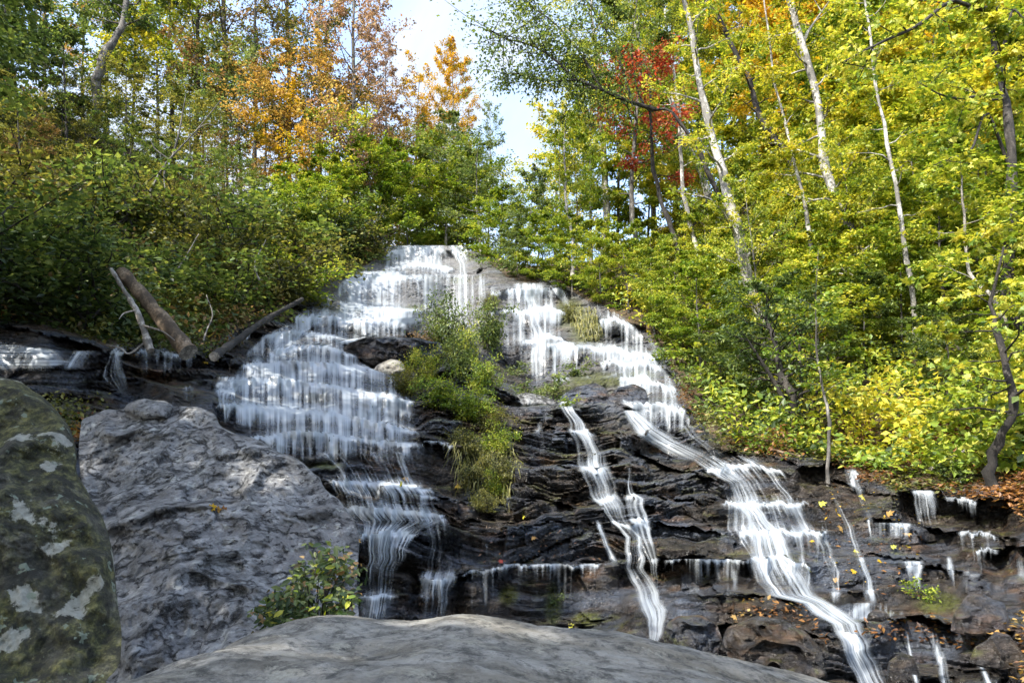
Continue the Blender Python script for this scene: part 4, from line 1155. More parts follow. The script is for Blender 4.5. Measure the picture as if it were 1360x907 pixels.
# a green tree whose dark limb reaches out over the sky gap
T('tree', [(990, 320), (955, 255), (920, 190), (885, 150), (858, 138), (840, 60), (850, -20)], 3.6, 'green', 'green tree reaching one long dark limb left across the sky gap', bark='dark', cb=.78, nb=8, spread=2.2, leafn=3500, ls=.14, seed=113, Y=24,
  limbs=[([(872, 146, 0), (838, 136, -.2), (800, 120, -.4), (765, 104, -.5), (735, 78, -.6), (705, 60, -.6), (672, 52, -.6), (650, 40, -.6)], 3.4, 4200, 1.05),
         ([(770, 106, -.5), (740, 108, -.5), (712, 104, -.4), (680, 98, -.4), (655, 108, -.3)], 2.0, 1700, .8),
         ([(800, 120, -.4), (770, 70, -.6), (735, 30, -.8), (700, 5, -.9), (680, -20, -.9)], 2.2, 3200, 1.0),
         ([(840, 136, -.2), (815, 60, -.2), (785, 10, -.3), (760, -30, -.4)], 2.2, 2600, 1.0)])

G_R = 'yellowing trees up the right slope'
for k, (bx, by, tx, ty, pal, wf, kd) in enumerate([
    (745, 352, 742, 140, 'yellow', .62, 'airy'), (785, 350, 782, 60, 'yellow_green', .6, 'tall'), (870, 318, 850, -60, 'yellow', .8, 'tall'), (930, 285, 925, -30, 'yellow_green', .9, 'tall'),
    (985, 250, 980, -120, 'gold', 1.1, 'tall'), (1045, 225, 1050, -60, 'yellow', 1., 'tall'), (1110, 190, 1100, -160, 'gold', .9, 'tall'), (1170, 170, 1160, -140, 'orange', .8, 'tall'),
    (1235, 150, 1220, -180, 'yellow_green', 1., 'tall'), (1310, 125, 1300, -200, 'yellow', 1., 'tall'), (1390, 110, 1380, -220, 'yellow', 1., 'tall'), (700, 356, 706, 235, 'green', .8, 'under'),
    (1130, 330, 1120, 30, 'yellow_green', 1., 'under'), (1250, 320, 1240, 20, 'yellow', 1., 'under'), (1350, 330, 1350, 20, 'yellow_green', 1., 'under'), (1010, 330, 1000, 80, 'yellow_green', 1., 'under'),
    (910, 360, 905, 190, 'yellow', 1., 'under'), (1460, 330, 1450, -40, 'yellow', 1.1, 'under'), (1480, 480, 1470, 160, 'yellow_green', 1., 'under'), (820, 338, 815, 90, 'yellow_green', .9, 'under'), (765, 348, 760, 190, 'lime', .8, 'under'), (960, 300, 960, 60, 'yellow', 1.1, 'under'), (1060, 260, 1060, 0, 'gold', 1.1, 'under'),
    (1130, 235, 1130, -20, 'yellow', 1.1, 'under'), (1200, 240, 1190, -60, 'yellow_green', 1.1, 'under'), (1290, 220, 1290, -60, 'yellow', 1.1, 'under'), (1370, 220, 1360, -60, 'gold', 1.1, 'under'), (1180, 290, 1170, 60, 'yellow', 1.1, 'under'),
    (1290, 300, 1280, 90, 'yellow_green', 1.1, 'under'), (1080, 310, 1075, 110, 'yellow', 1.1, 'under'), (860, 330, 870, 160, 'lime', 1., 'under'), (1010, 240, 1020, -80, 'yellow', 1.1, 'tall'), (1080, 205, 1085, -120, 'yellow_green', 1.1, 'tall'),
    (1140, 180, 1135, -100, 'yellow', 1.1, 'tall'), (1205, 160, 1200, -120, 'gold', 1.1, 'tall'), (1270, 140, 1265, -140, 'yellow', 1.1, 'tall'), (1350, 130, 1350, -140, 'yellow_green', 1.1, 'tall'), (900, 300, 890, -20, 'yellow_green', 1., 'tall'), (1550, 250, 1550, -200, 'yellow', 1.1, 'tall')]):
    tree_px(kd, bx, by, tx, ty, pal, 'one of the leafy yellowing trees that fill the slope right of the falls', bark='grey', wf=wf, group=G_R)
G_U = 'low saplings on the right bank'
_r = random.Random(3)
for k, (bx, by, hpx, pal) in enumerate([
    (690, 372, 70, 'green'), (725, 384, 90, 'lime'), (760, 392, 100, 'lime'), (800, 402, 100, 'yellow_green'), (835, 415, 110, 'lime'), (870, 445, 130, 'yellow_green'), (900, 470, 130, 'lime'), (930, 500, 150, 'lime'),
    (945, 440, 150, 'yellow_green'), (985, 470, 170, 'lime'), (960, 535, 90, 'green'), (1000, 540, 100, 'green'), (1090, 520, 190, 'yellow_green'), (1120, 470, 200, 'yellow_green'), (1150, 505, 130, 'green'),
    (1200, 490, 180, 'lime'), (1260, 470, 230, 'yellow_green'), (1220, 420, 220, 'yellow_green'), (1300, 430, 240, 'lime'), (1160, 430, 200, 'yellow_green'), (1260, 535, 120, 'green'), (1390, 560, 200, 'yellow_green'), (1390, 480, 260, 'yellow_green'),
    (1060, 420, 190, 'yellow_green'), (1000, 410, 180, 'yellow_green'), (1310, 360, 240, 'yellow'), (1230, 360, 230, 'yellow_green'), (1180, 365, 220, 'yellow')]):
    tree_px('under', bx, by, bx - 8, by - hpx, pal, 'one of the low yellow-green saplings covering the right bank', bark='grey', wf=_r.uniform(.95, 1.4), group=G_U)

# ------------------------------------------------------------------ the top of the falls and the sky gap
tree_px('sparse', 520, 330, 518, 75, 'pink_rust', 'sparse pinkish-brown tree at the left side of the sky gap', wf=.85, dy=4, bark='grey')
tree_px('sparse', 557, 326, 552, 98, 'gold', 'golden orange tree behind the top of the falls, left one', wf=.85, dy=10)
tree_px('tall', 606, 326, 602, 72, 'gold', 'golden topped tree in the sky gap, tallest behind the falls', wf=.6, dy=10, var=1)
tree_px('airy', 592, 327, 598, 165, 'pale_green', 'pale green round tree standing above the crest of the falls', wf=1.3, dy=3, bark='pale', var=0)
tree_px('airy', 640, 340, 636, 190, 'pale_green', 'airy green young tree right above the crest of the falls', wf=1.3, dy=2, bark='grey', var=1)
tree_px('under', 664, 350, 668, 262, 'lime', 'small lime tree closing the notch right of the crest', wf=1.3, dy=1, bark='dark', var=2)
tree_px('sparse', 648, 345, 650, 150, 'pale_green', 'thin bare-topped tree under the long overhanging limb', wf=.6, dy=12, bark='pale')
tree_px('under', 545, 328, 530, 215, 'lime', 'lime green tree at the left lip of the falls', wf=1.3, dy=1.5, var=3)
tree_px('under', 500, 334, 490, 205, 'lime', 'lime green bushy tree left of the crest under the pink tree', wf=1.3, dy=.5, var=1)
tree_px('under', 440, 345, 432, 215, 'lime', 'brightest lime green bush tree, on the bank above the left fall', wf=1.3, var=0)
tree_px('under', 392, 352, 384, 235, 'lime', 'green bush tree under the orange tree on the left bank', wf=1.3, var=2)
G_B = 'trees behind the crest of the falls'
for bx, by, tx, ty, pal, kd, dy in ((470, 336, 465, 120, 'rust', 'airy', 4), (530, 328, 540, 170, 'orange', 'airy', 12), (575, 327, 570, 180, 'pale_green', 'airy', 9), (620, 330, 618, 200, 'pale_green', 'airy', 7), (712, 352, 722, 220, 'lime', 'airy', 5),
                                    (560, 327, 562, 190, 'lime', 'under', 5), (610, 328, 612, 215, 'lime', 'under', 4), (735, 350, 736, 170, 'yellow', 'airy', 9)):
    tree_px(kd, bx, by, tx, ty, pal, 'one of the leafy trees crowded behind the crest of the falls', wf=1.2, dy=dy, group=G_B)

# ------------------------------------------------------------------ the trees of the left bank
T('tree', [(118, 178), (128, 128), (142, 88), (156, 40), (164, 0), (172, -60), (180, -140)], 8, 'green', 'grey leaning trunk with a broken dark knot at the upper left', bark='grey', cb=.5, nb=20, spread=3.2, leafn=7000, seed=121, ls=.16, Y=29)
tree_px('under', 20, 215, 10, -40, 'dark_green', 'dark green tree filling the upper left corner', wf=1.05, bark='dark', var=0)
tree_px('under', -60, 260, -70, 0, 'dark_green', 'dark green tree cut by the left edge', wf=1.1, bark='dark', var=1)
tree_px('airy', 60, 140, 50, -180, 'green', 'tall green tree behind the upper left corner', wf=.8)
tree_px('airy', 112, 165, 112, -60, 'orange', 'orange tree between the grey trunk and the upper left corner', wf=.9, bark='dark')
tree_px('airy', 210, 222, 205, 25, 'yellow', 'yellow tree right of the grey leaning trunk', wf=1.3, bark='grey', var=1)
tree_px('airy', 175, 200, 190, -120, 'green', 'tall green tree just behind the yellow tree', wf=.7, bark='dark')
tree_px('sparse', 262, 248, 268, -170, 'olive', 'tall dark thin olive tree right of the left sky hole', wf=.85, bark='dark', var=0)
tree_px('sparse', 300, 262, 292, -200, 'rust', 'tall dark thin brown-leaved tree near the left sky hole', wf=.85, bark='dark', var=1)
tree_px('sparse', 335, 280, 345, -100, 'olive', 'tall olive tree above the bare forked branch', wf=.85, bark='dark', var=2)
tree_px('airy', 352, 288, 345, 95, 'orange', 'low spreading orange tree in the middle of the left bank', wf=1.3, bark='grey', var=1)
tree_px('airy', 415, 312, 408, 70, 'orange', 'biggest orange tree, left of the sparse brown tree', wf=1.3, bark='grey', var=2)
tree_px('airy', 300, 300, 300, 190, 'rust', 'rust brown small tree beside the bare forked branch', wf=1.3, bark='pale', var=0)
tree_px('sparse', 462, 326, 470, -90, 'pink_rust', 'tall sparse reddish-brown tree against the sky', wf=.85, bark='grey', var=1, dy=1)
tree_px('sparse', 425, 318, 432, -120, 'olive', 'tall sparse grey-green tree left of the reddish-brown one', wf=.85, bark='grey', var=0, dy=2)
tree_px('sparse', 385, 305, 380, -150, 'rust', 'tall brown-leaved tree behind the orange trees', wf=.85, bark='grey', var=2, dy=3)
tree_px('sparse', 490, 331, 492, 40, 'pink_rust', 'slim sparse pinkish tree on the edge of the sky gap', wf=.85, bark='grey', var=0, dy=6)
G_L = 'dark shrubs on the shaded left bank'
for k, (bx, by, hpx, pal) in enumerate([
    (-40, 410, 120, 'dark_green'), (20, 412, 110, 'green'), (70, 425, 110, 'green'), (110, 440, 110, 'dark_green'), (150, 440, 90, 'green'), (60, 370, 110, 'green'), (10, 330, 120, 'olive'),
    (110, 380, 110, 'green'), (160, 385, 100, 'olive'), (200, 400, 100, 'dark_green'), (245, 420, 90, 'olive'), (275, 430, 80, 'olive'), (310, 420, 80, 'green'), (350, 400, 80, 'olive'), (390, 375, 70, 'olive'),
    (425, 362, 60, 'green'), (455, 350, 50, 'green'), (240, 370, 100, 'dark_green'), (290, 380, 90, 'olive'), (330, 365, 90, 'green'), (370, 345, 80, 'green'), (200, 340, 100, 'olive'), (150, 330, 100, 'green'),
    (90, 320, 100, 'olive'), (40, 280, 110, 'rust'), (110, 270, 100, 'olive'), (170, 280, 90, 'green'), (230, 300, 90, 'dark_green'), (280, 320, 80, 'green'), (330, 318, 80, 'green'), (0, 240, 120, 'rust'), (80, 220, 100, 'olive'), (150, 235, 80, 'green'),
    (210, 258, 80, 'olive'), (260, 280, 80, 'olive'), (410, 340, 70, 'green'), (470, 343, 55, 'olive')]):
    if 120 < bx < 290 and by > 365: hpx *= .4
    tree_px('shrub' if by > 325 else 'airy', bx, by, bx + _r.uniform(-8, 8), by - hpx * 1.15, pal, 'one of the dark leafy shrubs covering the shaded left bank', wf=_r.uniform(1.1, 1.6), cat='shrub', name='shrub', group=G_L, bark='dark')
tree_px('shrub', 385, 395, 385, 318, 'lime', 'sunlit yellow-green shrub hanging over the thin dark log', wf=1.4, cat='shrub', name='shrub', var=1)
tree_px('shrub', 340, 385, 335, 320, 'yellow_green', 'yellowish shrub on the left bank above the fallen logs', wf=1.4, cat='shrub', name='shrub', var=2)

G_M = 'low leafy trees mixed into the left bank'
for bx, by, tx, ty, pal in ((250, 300, 250, 130, 'olive'), (170, 250, 165, 90, 'olive'), (90, 230, 85, 40, 'green'), (30, 300, 25, 120, 'olive'), (310, 330, 305, 200, 'green'), (370, 350, 365, 240, 'green'), (270, 260, 275, 70, 'green'),
                            (320, 285, 322, 80, 'pale_green'), (375, 300, 375, 120, 'gold'), (445, 330, 440, 140, 'yellow_green'), (150, 325, 150, 210, 'green'), (230, 330, 225, 220, 'olive'), (50, 380, 45, 280, 'olive'), (140, 190, 140, -40, 'pale_green'), (230, 225, 235, -60, 'yellow_green')):
    tree_px('airy', bx, by, tx, ty, pal, 'one of the low leafy trees mixed into the thicket of the left bank', wf=1.25, group=G_M, bark='dark')

# ------------------------------------------------------------------ the shrubs of the rock spur in the middle
def shrub_px(bx, by, tx, ty, pal, label, wf=1.0, off=.2, kd='shrub', name='shrub', **kw):
    B = on_ground(bx, by, off)
    Y = B[1]; zt = z_at(ty, Y)
    h = max(.3, zt - B[2])
    xt = float(ray(tx, ty)[0]) * Y
    return plant(kd, (B[0], B[1], B[2] - .05), h, wf, pal, 'dark', name=name, label=label, cat='shrub', lean=(math.atan2(xt - B[0], h) * .7, 0), **kw)
shrub_px(592, 470, 588, 365, 'green', 'tall slim leafy shrub standing up against the pale slab', wf=.55, var=0)
shrub_px(560, 505, 552, 440, 'yellow_green', 'brownish shrub growing over the jutting brown slab', wf=0.70, var=1)
shrub_px(605, 505, 605, 425, 'green', 'green shrub in the middle of the rock spur', wf=0.65, var=2)
shrub_px(640, 520, 645, 455, 'lime', 'olive shrub right of centre on the rock spur', wf=0.70, var=3)
shrub_px(540, 525, 535, 480, 'olive', 'low brown shrub at the left end of the rock spur', wf=1.15, var=2)
shrub_px(585, 540, 585, 480, 'lime', 'dense green shrub below the tall slim one', wf=1.08, var=3)
shrub_px(625, 560, 622, 500, 'lime', 'bright green shrub low on the rock spur', wf=0.94, var=1)
shrub_px(655, 575, 655, 525, 'olive', 'olive shrub above the hanging grass', wf=1.01, var=2)
shrub_px(615, 600, 612, 555, 'olive', 'small brown shrub left of the hanging grass', wf=0.94, var=0)
shrub_px(628, 645, 625, 596, 'olive', 'small olive shrub at the lower left of the hanging grass', wf=.9, var=3)
shrub_px(668, 640, 668, 590, 'olive', 'small olive shrub at the lower right of the hanging grass', wf=.8, var=0)
shrub_px(646, 676, 644, 636, 'olive', 'lowest small shrub of the central thicket, above the blue wet rock', wf=.9, var=1)
shrub_px(660, 600, 660, 545, 'lime', 'yellow-green shrub at the right edge of the central thicket', wf=0.86, var=3)
shrub_px(640, 625, 640, 570, 'olive', 'olive shrub in the middle of the hanging grass', wf=0.86, var=1)
shrub_px(658, 655, 655, 610, 'yellow_green', 'yellowish shrub at the lower end of the hanging grass', wf=0.79, var=2)
shrub_px(615, 480, 618, 410, 'yellow_green', 'yellowish shrub right of the tall slim one', wf=0.54, var=3)
shrub_px(570, 480, 568, 425, 'rust', 'brown-leaved shrub left of the tall slim one', wf=0.79, var=0)
shrub_px(648, 462, 650, 385, 'green', 'dark leafy shrub on the rock right of the pale slab beside the middle veil', wf=.75, var=2)
shrub_px(650, 410, 650, 380, 'olive', 'small dark bush on the crest between the two upper veils', wf=0.72, var=1)
shrub_px(755, 425, 757, 398, 'olive', 'brown tuft on the mossy hump between the upper right veils', wf=0.79, var=2)
for x, y, h, lb in ((702, 535, 38, 'pale green herb behind the middle veil, leftmost'), (735, 530, 45, 'pale green herb in the spray of the middle veil'), (768, 500, 36, 'pale green herb hanging on the ledge right of the middle veil'),
                    (688, 500, 28, 'pale green herb left of the middle veil'), (755, 540, 26, 'low bright herb between the veil and the mossy boulders'), (938, 560, 40, 'green herb in the dark hollow right of the falls'),
                    (1020, 600, 34, 'lime herb at the top of the right cascade'), (1222, 795, 40, 'bright green herb beside the thin right trickle'), (1262, 640, 40, 'dark green fern-like plant above the right ledge'), (738, 800, 26, 'small green herb on the dark wall in the middle')):
    shrub_px(x, y, x, y - h, 'pale_green' if 'pale' in lb else ('lime' if 'bright' in lb or 'lime' in lb else 'green'), lb, wf=1.2, off=.08, kd='herb', name='herb')

# grass and roots that hang from the rock
def hanging(name, poly, n, length, pal, label, cat, seed, off=.25, width=.012):
    g = np.random.default_rng(seed)
    P = np.array(poly, float)
    x = g.uniform(P[:, 0].min(), P[:, 0].max(), n * 4); y = g.uniform(P[:, 1].min(), P[:, 1].max(), n * 4)
    k = in_poly(x, y, poly); x, y = x[k][:n], y[k][:n]
    B = np.array(on_ground(x, y, 0.0))
    n = len(x)
    B[:, 1] -= g.uniform(0, off, n); 
    out = np.stack([g.normal(0, .5, n), -g.uniform(.3, 1., n), g.uniform(.0, .8, n)], -1)
    L = length * g.uniform(.5, 1.3, n)
    s = np.linspace(0, 1, 5)
    pts = B[:, None] + out[:, None] * (L * .45)[:, None, None] * s[None, :, None]
    pts[..., 2] -= (L[:, None] * .95 * s[None] ** 2)
    side = np.stack([np.ones(n), g.normal(0, .4, n), g.normal(0, .2, n)], -1)
    w = width * g.uniform(.6, 1.4, n)[:, None, None] * (1 - .85 * s)[None, :, None]
    V = np.stack([pts - side[:, None] * w, pts + side[:, None] * w], 2).reshape(-1, 3)
    i = np.arange(n * 10).reshape(n, 5, 2)
    f = np.stack([i[:, :-1, 0], i[:, :-1, 1], i[:, 1:, 1], i[:, 1:, 0]], -1).reshape(-1, 4)
    v = np.repeat(np.clip(g.normal(.55, .22, n), 0, 1), 10)
    return link(name, mesh_from(name, V, f, M_LEAF[pal], {'v': v}, smooth=False), label=label, cat=cat)
hanging('hanging_grass', [(600, 585), (680, 585), (692, 620), (672, 660), (640, 660), (612, 640)], 520, .38, 'olive', 'loose tuft of brownish grass hanging down the rock in the centre', 'grass', 1)
hanging('hanging_root', [(940, 500), (985, 505), (985, 525), (945, 520)], 260, 1.1, 'litter', 'pale bundle of roots hanging at the dark hollow right of the falls', 'roots', 3, width=.02)
hanging('hanging_grass', [(755, 405), (790, 410), (800, 445), (775, 450), (757, 430)], 500, .35, 'olive', 'brownish grass matted on the hump between the upper right veils', 'grass', 4, width=.02)

# ------------------------------------------------------------------ undergrowth and leaf litter: nobody could count them
def scatter(name, poly, n, size, pals, lift, seed, flat=.5, label=None):
    g = np.random.default_rng(seed)
    P = np.array(poly, float)
    x = g.uniform(P[:, 0].min(), P[:, 0].max(), n * 3); y = g.uniform(P[:, 1].min(), P[:, 1].max(), n * 3)
    k = in_poly(x, y, poly) & (y > np.interp(x, RIDGE[:, 0], RIDGE[:, 1]) + 2)
    x, y = x[k][:n], y[k][:n]
    cl = fbm(np.stack([x / 28, y / 20, x * 0 + seed], -1), 3, seed)
    B = np.array(on_ground(x, y))
    n = len(x)
    h = lift * np.clip(.55 + cl * 1.4, .05, 1.3) * g.random(n) ** .7
    B[:, 2] += h; B[:, 1] -= h * .8 + .02
    B[:, 0] += g.normal(0, .12 * (lift > .1), n)
    d = g.normal(0, 1, (n, 3)); d[:, 2] = d[:, 2] * flat - .2 * (lift > .1)
    N = np.array([0, -.35, 1.]) + g.normal(0, flat, (n, 3))
    S = size * g.uniform(.6, 1.4, n)
    V = np.clip(.5 + .3 * cl + .2 * g.normal(0, 1, n), 0, 1)
    which = (fbm(np.stack([x / 60, y / 45, x * 0 + 5 + seed], -1), 3, seed + 7) * 1.6 + .5 + .25 * g.normal(0, 1, n)) * len(pals)
    which = np.clip(which.astype(int), 0, len(pals) - 1)
    for q, pal in enumerate(pals):
        m = which == q
        if m.sum() > 4:
            link(name, leaves_mesh(name, B[m], d[m], N[m], S[m], V[m], 'simple', M_LEAF[pal]), kind='stuff', label=label)
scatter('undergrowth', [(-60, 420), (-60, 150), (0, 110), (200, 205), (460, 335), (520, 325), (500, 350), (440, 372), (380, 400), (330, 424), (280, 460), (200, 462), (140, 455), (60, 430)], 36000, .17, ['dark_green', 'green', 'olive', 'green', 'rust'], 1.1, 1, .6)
scatter('undergrowth', [(640, 345), (700, 345), (780, 340), (950, 250), (1250, 125), (1420, 80), (1420, 620), (1280, 640), (1170, 630), (1040, 600), (960, 590), (905, 500), (850, 440), (800, 405), (740, 372), (690, 368)], 56000, .17, ['lime', 'green', 'yellow_green', 'lime', 'yellow'], 1.0, 2, .55)
scatter('undergrowth', [(-40, 400), (150, 435), (270, 450), (400, 375), (450, 352), (440, 380), (345, 438), (285, 478), (150, 462), (60, 432), (-40, 420)], 6000, .12, ['olive', 'green', 'olive', 'rust'], .5, 21, .6)
scatter('undergrowth', [(600, 330), (640, 328), (700, 350), (760, 362), (790, 400), (760, 380), (700, 366), (640, 356)], 2500, .13, ['olive', 'lime', 'green'], .5, 22, .6)
scatter('undergrowth', [(880, 470), (920, 520), (960, 580), (1040, 595), (1060, 612), (950, 600), (915, 560), (890, 510)], 2200, .10, ['olive', 'green', 'litter'], .4, 23, .6)
scatter('leaf_litter', [(960, 588), (1040, 560), (1200, 560), (1400, 560), (1400, 700), (1290, 665), (1210, 660), (1110, 618), (1040, 606)], 9000, .10, ['litter', 'litter', 'olive'], .12, 3, .35)
scatter('leaf_litter', [(1105, 838), (1160, 822), (1240, 818), (1330, 830), (1370, 800), (1370, 920), (1290, 860), (1180, 850)], 420, .075, ['litter', 'orange'], .05, 4, .3)
scatter('leaf_litter', [(985, 790), (1060, 800), (1100, 850), (1070, 850), (980, 830)], 170, .07, ['litter', 'orange'], .03, 5, .3)
scatter('leaf_litter', [(1090, 640), (1200, 648), (1230, 720), (1240, 790), (1120, 800), (1085, 720)], 160, .07, ['litter', 'gold'], .03, 6, .3)
scatter('leaf_litter', [(630, 700), (760, 700), (800, 745), (640, 750)], 90, .06, ['litter', 'pink_rust'], .03, 7, .3)
scatter('undergrowth', [(40, 560), (90, 540), (150, 545), (160, 560), (110, 600), (60, 590)], 900, .07, ['olive', 'litter'], .3, 8, .6)

# ------------------------------------------------------------------ dead wood
def log(name, path, rpx, bark, label, cat, off=.15, seed=0, twigs=(), taper=.6, ys=None):
    P = np.array(path, float)
    B = np.array(on_ground(P[:, 0], P[:, 1]))
    Y = B[:, 1].mean() if len(P) < 2 else np.interp(np.linspace(0, 1, len(P)), [0, 1], [B[0, 1], B[-1, 1]])
    Y = np.minimum(Y, B[:, 1] + .1) - off
    if ys: Y = np.linspace(ys[0], ys[1], len(P))
    w = curve(PT(P[:, 0], P[:, 1], Y), 18)
    g = np.random.default_rng(seed)
    w += np.cumsum(g.normal(0, .008, w.shape), 0)
    s = np.linspace(0, 1, len(w))
    r = rpx * Y.mean() / 907 * (1 - (1 - taper) * s) * (1 + .10 * g.normal(0, 1, len(w)))
    o = bpy.data.objects.new(name, None); COL.objects.link(o)
    o.location = w[0]; o['label'] = label; o['category'] = cat
    V, f, cap = tube(w - w[0], r, 12)
    link('trunk', mesh_from(name, V, np.concatenate([f, cap]) if False else f, M_BARK[bark]), parent=o)
    c0 = np.concatenate([V[:12], V[-13:-1]])
    for ring, mid in ((V[:12], w[0] * 0), (V[-13:-1], V[-1])):
        link('cut_end', mesh_from(name + '_end', np.concatenate([ring, [mid]]), np.array([(k, (k + 1) % 12, 12) for k in range(12)]), M_BARK['bleached']), parent=o)
    for tp in twigs:
        tpp = np.array(tp[0], float)
        y0 = np.interp(tpp[0, 1], np.sort(P[:, 1]), Y[np.argsort(P[:, 1])])
        tw = curve(PT(tpp[:, 0], tpp[:, 1], y0 - np.linspace(0, .3, len(tpp))), 10) - w[0]
        Vt, ft, ct = tube(tw, tp[1] * y0 / 907 * (1 - .7 * np.linspace(0, 1, 10)), 6)
        link('branch', mesh_from(name + '_branch', Vt, ft, M_BARK[bark]), parent=o)
    return o
log('fallen_log', [(250, 468), (230, 442), (206, 412), (185, 388), (162, 362)], 12, 'log', 'thick brown fallen log leaning on the left bank', 'log', 1.6, 1, taper=.75, ys=(13.7, 14.2))
log('dead_branch', [(200, 466), (192, 438), (180, 408), (165, 385), (150, 360)], 5, 'bleached', 'grey dead branch leaning left of the thick fallen log', 'branch', 1.9, 2, taper=.5, ys=(13.5, 14.0),
    twigs=[([(196, 452), (172, 470), (160, 462), (140, 458)], 2), ([(188, 432), (215, 440), (232, 452)], 2), ([(182, 412), (165, 416), (158, 424)], 1.6)])
log('fallen_log', [(284, 474), (308, 456), (345, 430), (402, 398)], 6, 'dark', 'long thin dark log lying beside the upper left fall', 'log', 1.1, 3, taper=.6, ys=(15.3, 20.5))
log('dead_sapling', [(200, 255), (215, 226), (230, 207), (262, 172), (292, 135)], 2, 'grey', 'bare pale forked sapling leaning on the left bank', 'dead tree', 1.6, 4, taper=.3, ys=(23, 23.5),
    twigs=[([(230, 207), (238, 175), (247, 125)], 2), ([(220, 218), (218, 236), (219, 250)], 1.8), ([(224, 212), (206, 198), (200, 185)], 1.5), ([(262, 172), (275, 165), (285, 168)], 1.2)])
log('dead_branch', [(82, 285), (110, 250), (150, 228)], 1.6, 'bleached', 'pale thin stick leaning right in the upper left thicket', 'branch', .5, 14, taper=.4, ys=(21, 22))
log('dead_branch', [(345, 372), (338, 350), (352, 318)], 1.5, 'bleached', 'pale upright twig in the thicket above the thin dark log', 'branch', .5, 15, taper=.4, ys=(19.5, 20))
log('dead_branch', [(232, 362), (245, 342), (262, 310)], 1.4, 'bleached', 'pale twig behind the top of the thick fallen log', 'branch', .5, 16, taper=.4, ys=(17.5, 18))
log('dead_branch', [(270, 452), (283, 420), (276, 390)], 1.2, 'bleached', 'thin root-like twig hanging right of the thick fallen log', 'branch', .5, 17, taper=.4, ys=(15.5, 16))
log('fallen_log', [(1202, 440), (1238, 450), (1276, 464)], 8, 'log', 'short reddish-brown log lying across the right bank', 'log', .8, 5, taper=.9)
log('fallen_log', [(925, 572), (990, 588), (1064, 608)], 3, 'log', 'thin pole lying along the top of the right ledge', 'log', .15, 6)
log('dead_branch', [(1236, 622), (1280, 596), (1318, 566)], 2.2, 'bleached', 'bare pale stick slanting over the right bank', 'branch', .6, 7)
log('dead_branch', [(830, 536), (850, 530), (866, 522)], 1.5, 'bleached', 'small grey stick caught on the wet ledge right of the falls', 'branch', .2, 8)

# ------------------------------------------------------------------ the low bush in front of the grey boulder
BUSH = [(335, 835), (342, 800), (372, 775), (392, 748), (412, 728), (438, 714), (462, 728), (476, 742), (484, 768), (480, 800), (472, 826), (420, 840), (370, 852), (325, 862)]
g = np.random.default_rng(77)
x = g.uniform(320, 490, 5200); y = g.uniform(710, 865, 5200)
sdb = poly_sd(x, y, BUSH) + 16 * fbm(np.stack([x / 18, y / 18, x * 0], -1), 3, 78)
k = (sdb < 4) & (g.random(len(x)) < sstep(8, -26, sdb) * (.35 + .65 * (fbm(np.stack([x / 12, y / 12, x * 0 + 4], -1), 2, 79) > -.1))); x, y = x[k], y[k]
yb = 5.35 - .0015 * (y - 760) + g.uniform(-.32, .25, len(x))
C = PT(x, y, yb)
base = PT(415, 868, 5.3)
o = bpy.data.objects.new('bush', None); COL.objects.link(o)
o.location = base; o['label'] = 'low leafy bush with yellowing leaves in front of the big grey boulder'; o['category'] = 'bush'
tubes = []
for q in range(26):
    e = C[g.integers(len(C))] - base
    tubes.append(tube([np.array([g.normal(0, .08), g.normal(0, .05), -.05]), e * .5 + np.array([0, 0, .08]), e], [.007, .005, .002], 5))
link('stem', mesh_from('bush_stem', *join_tubes(tubes), M_BARK['dark']), parent=o)
n = len(C)
Dr = g.normal(0, 1, (n, 3)); Dr[:, 2] = Dr[:, 2] * .4 - .5
N = np.array([0, -.8, .8]) + g.normal(0, .5, (n, 3))
S = .062 * g.uniform(.6, 1.35, n)
order = np.argsort(yb); pick = order[:300]; rest = order[300:]
isy = g.random(300) < .18
leaf_children(o, C[pick[isy]] - base, Dr[pick[isy]], N[pick[isy]], S[pick[isy]], 'oval', 'yellow_green', 1)
leaf_children(o, C[pick[~isy]] - base, Dr[pick[~isy]], N[pick[~isy]], S[pick[~isy]], 'oval', 'dark_green', 2)
m = g.random(len(rest)) < .82
print('bush leaves', n)
link('foliage', leaves_mesh('bush_leaves', C[rest[m]] - base, Dr[rest[m]], N[rest[m]], S[rest[m]], g.random(m.sum()), 'oval', M_LEAF['dark_green']), parent=o, kind='stuff')
link('foliage', leaves_mesh('bush_dry_leaves', C[rest[~m]] - base, Dr[rest[~m]], N[rest[~m]], S[rest[~m]], g.random((~m).sum()), 'oval', M_LEAF['rust']), parent=o, kind='stuff')

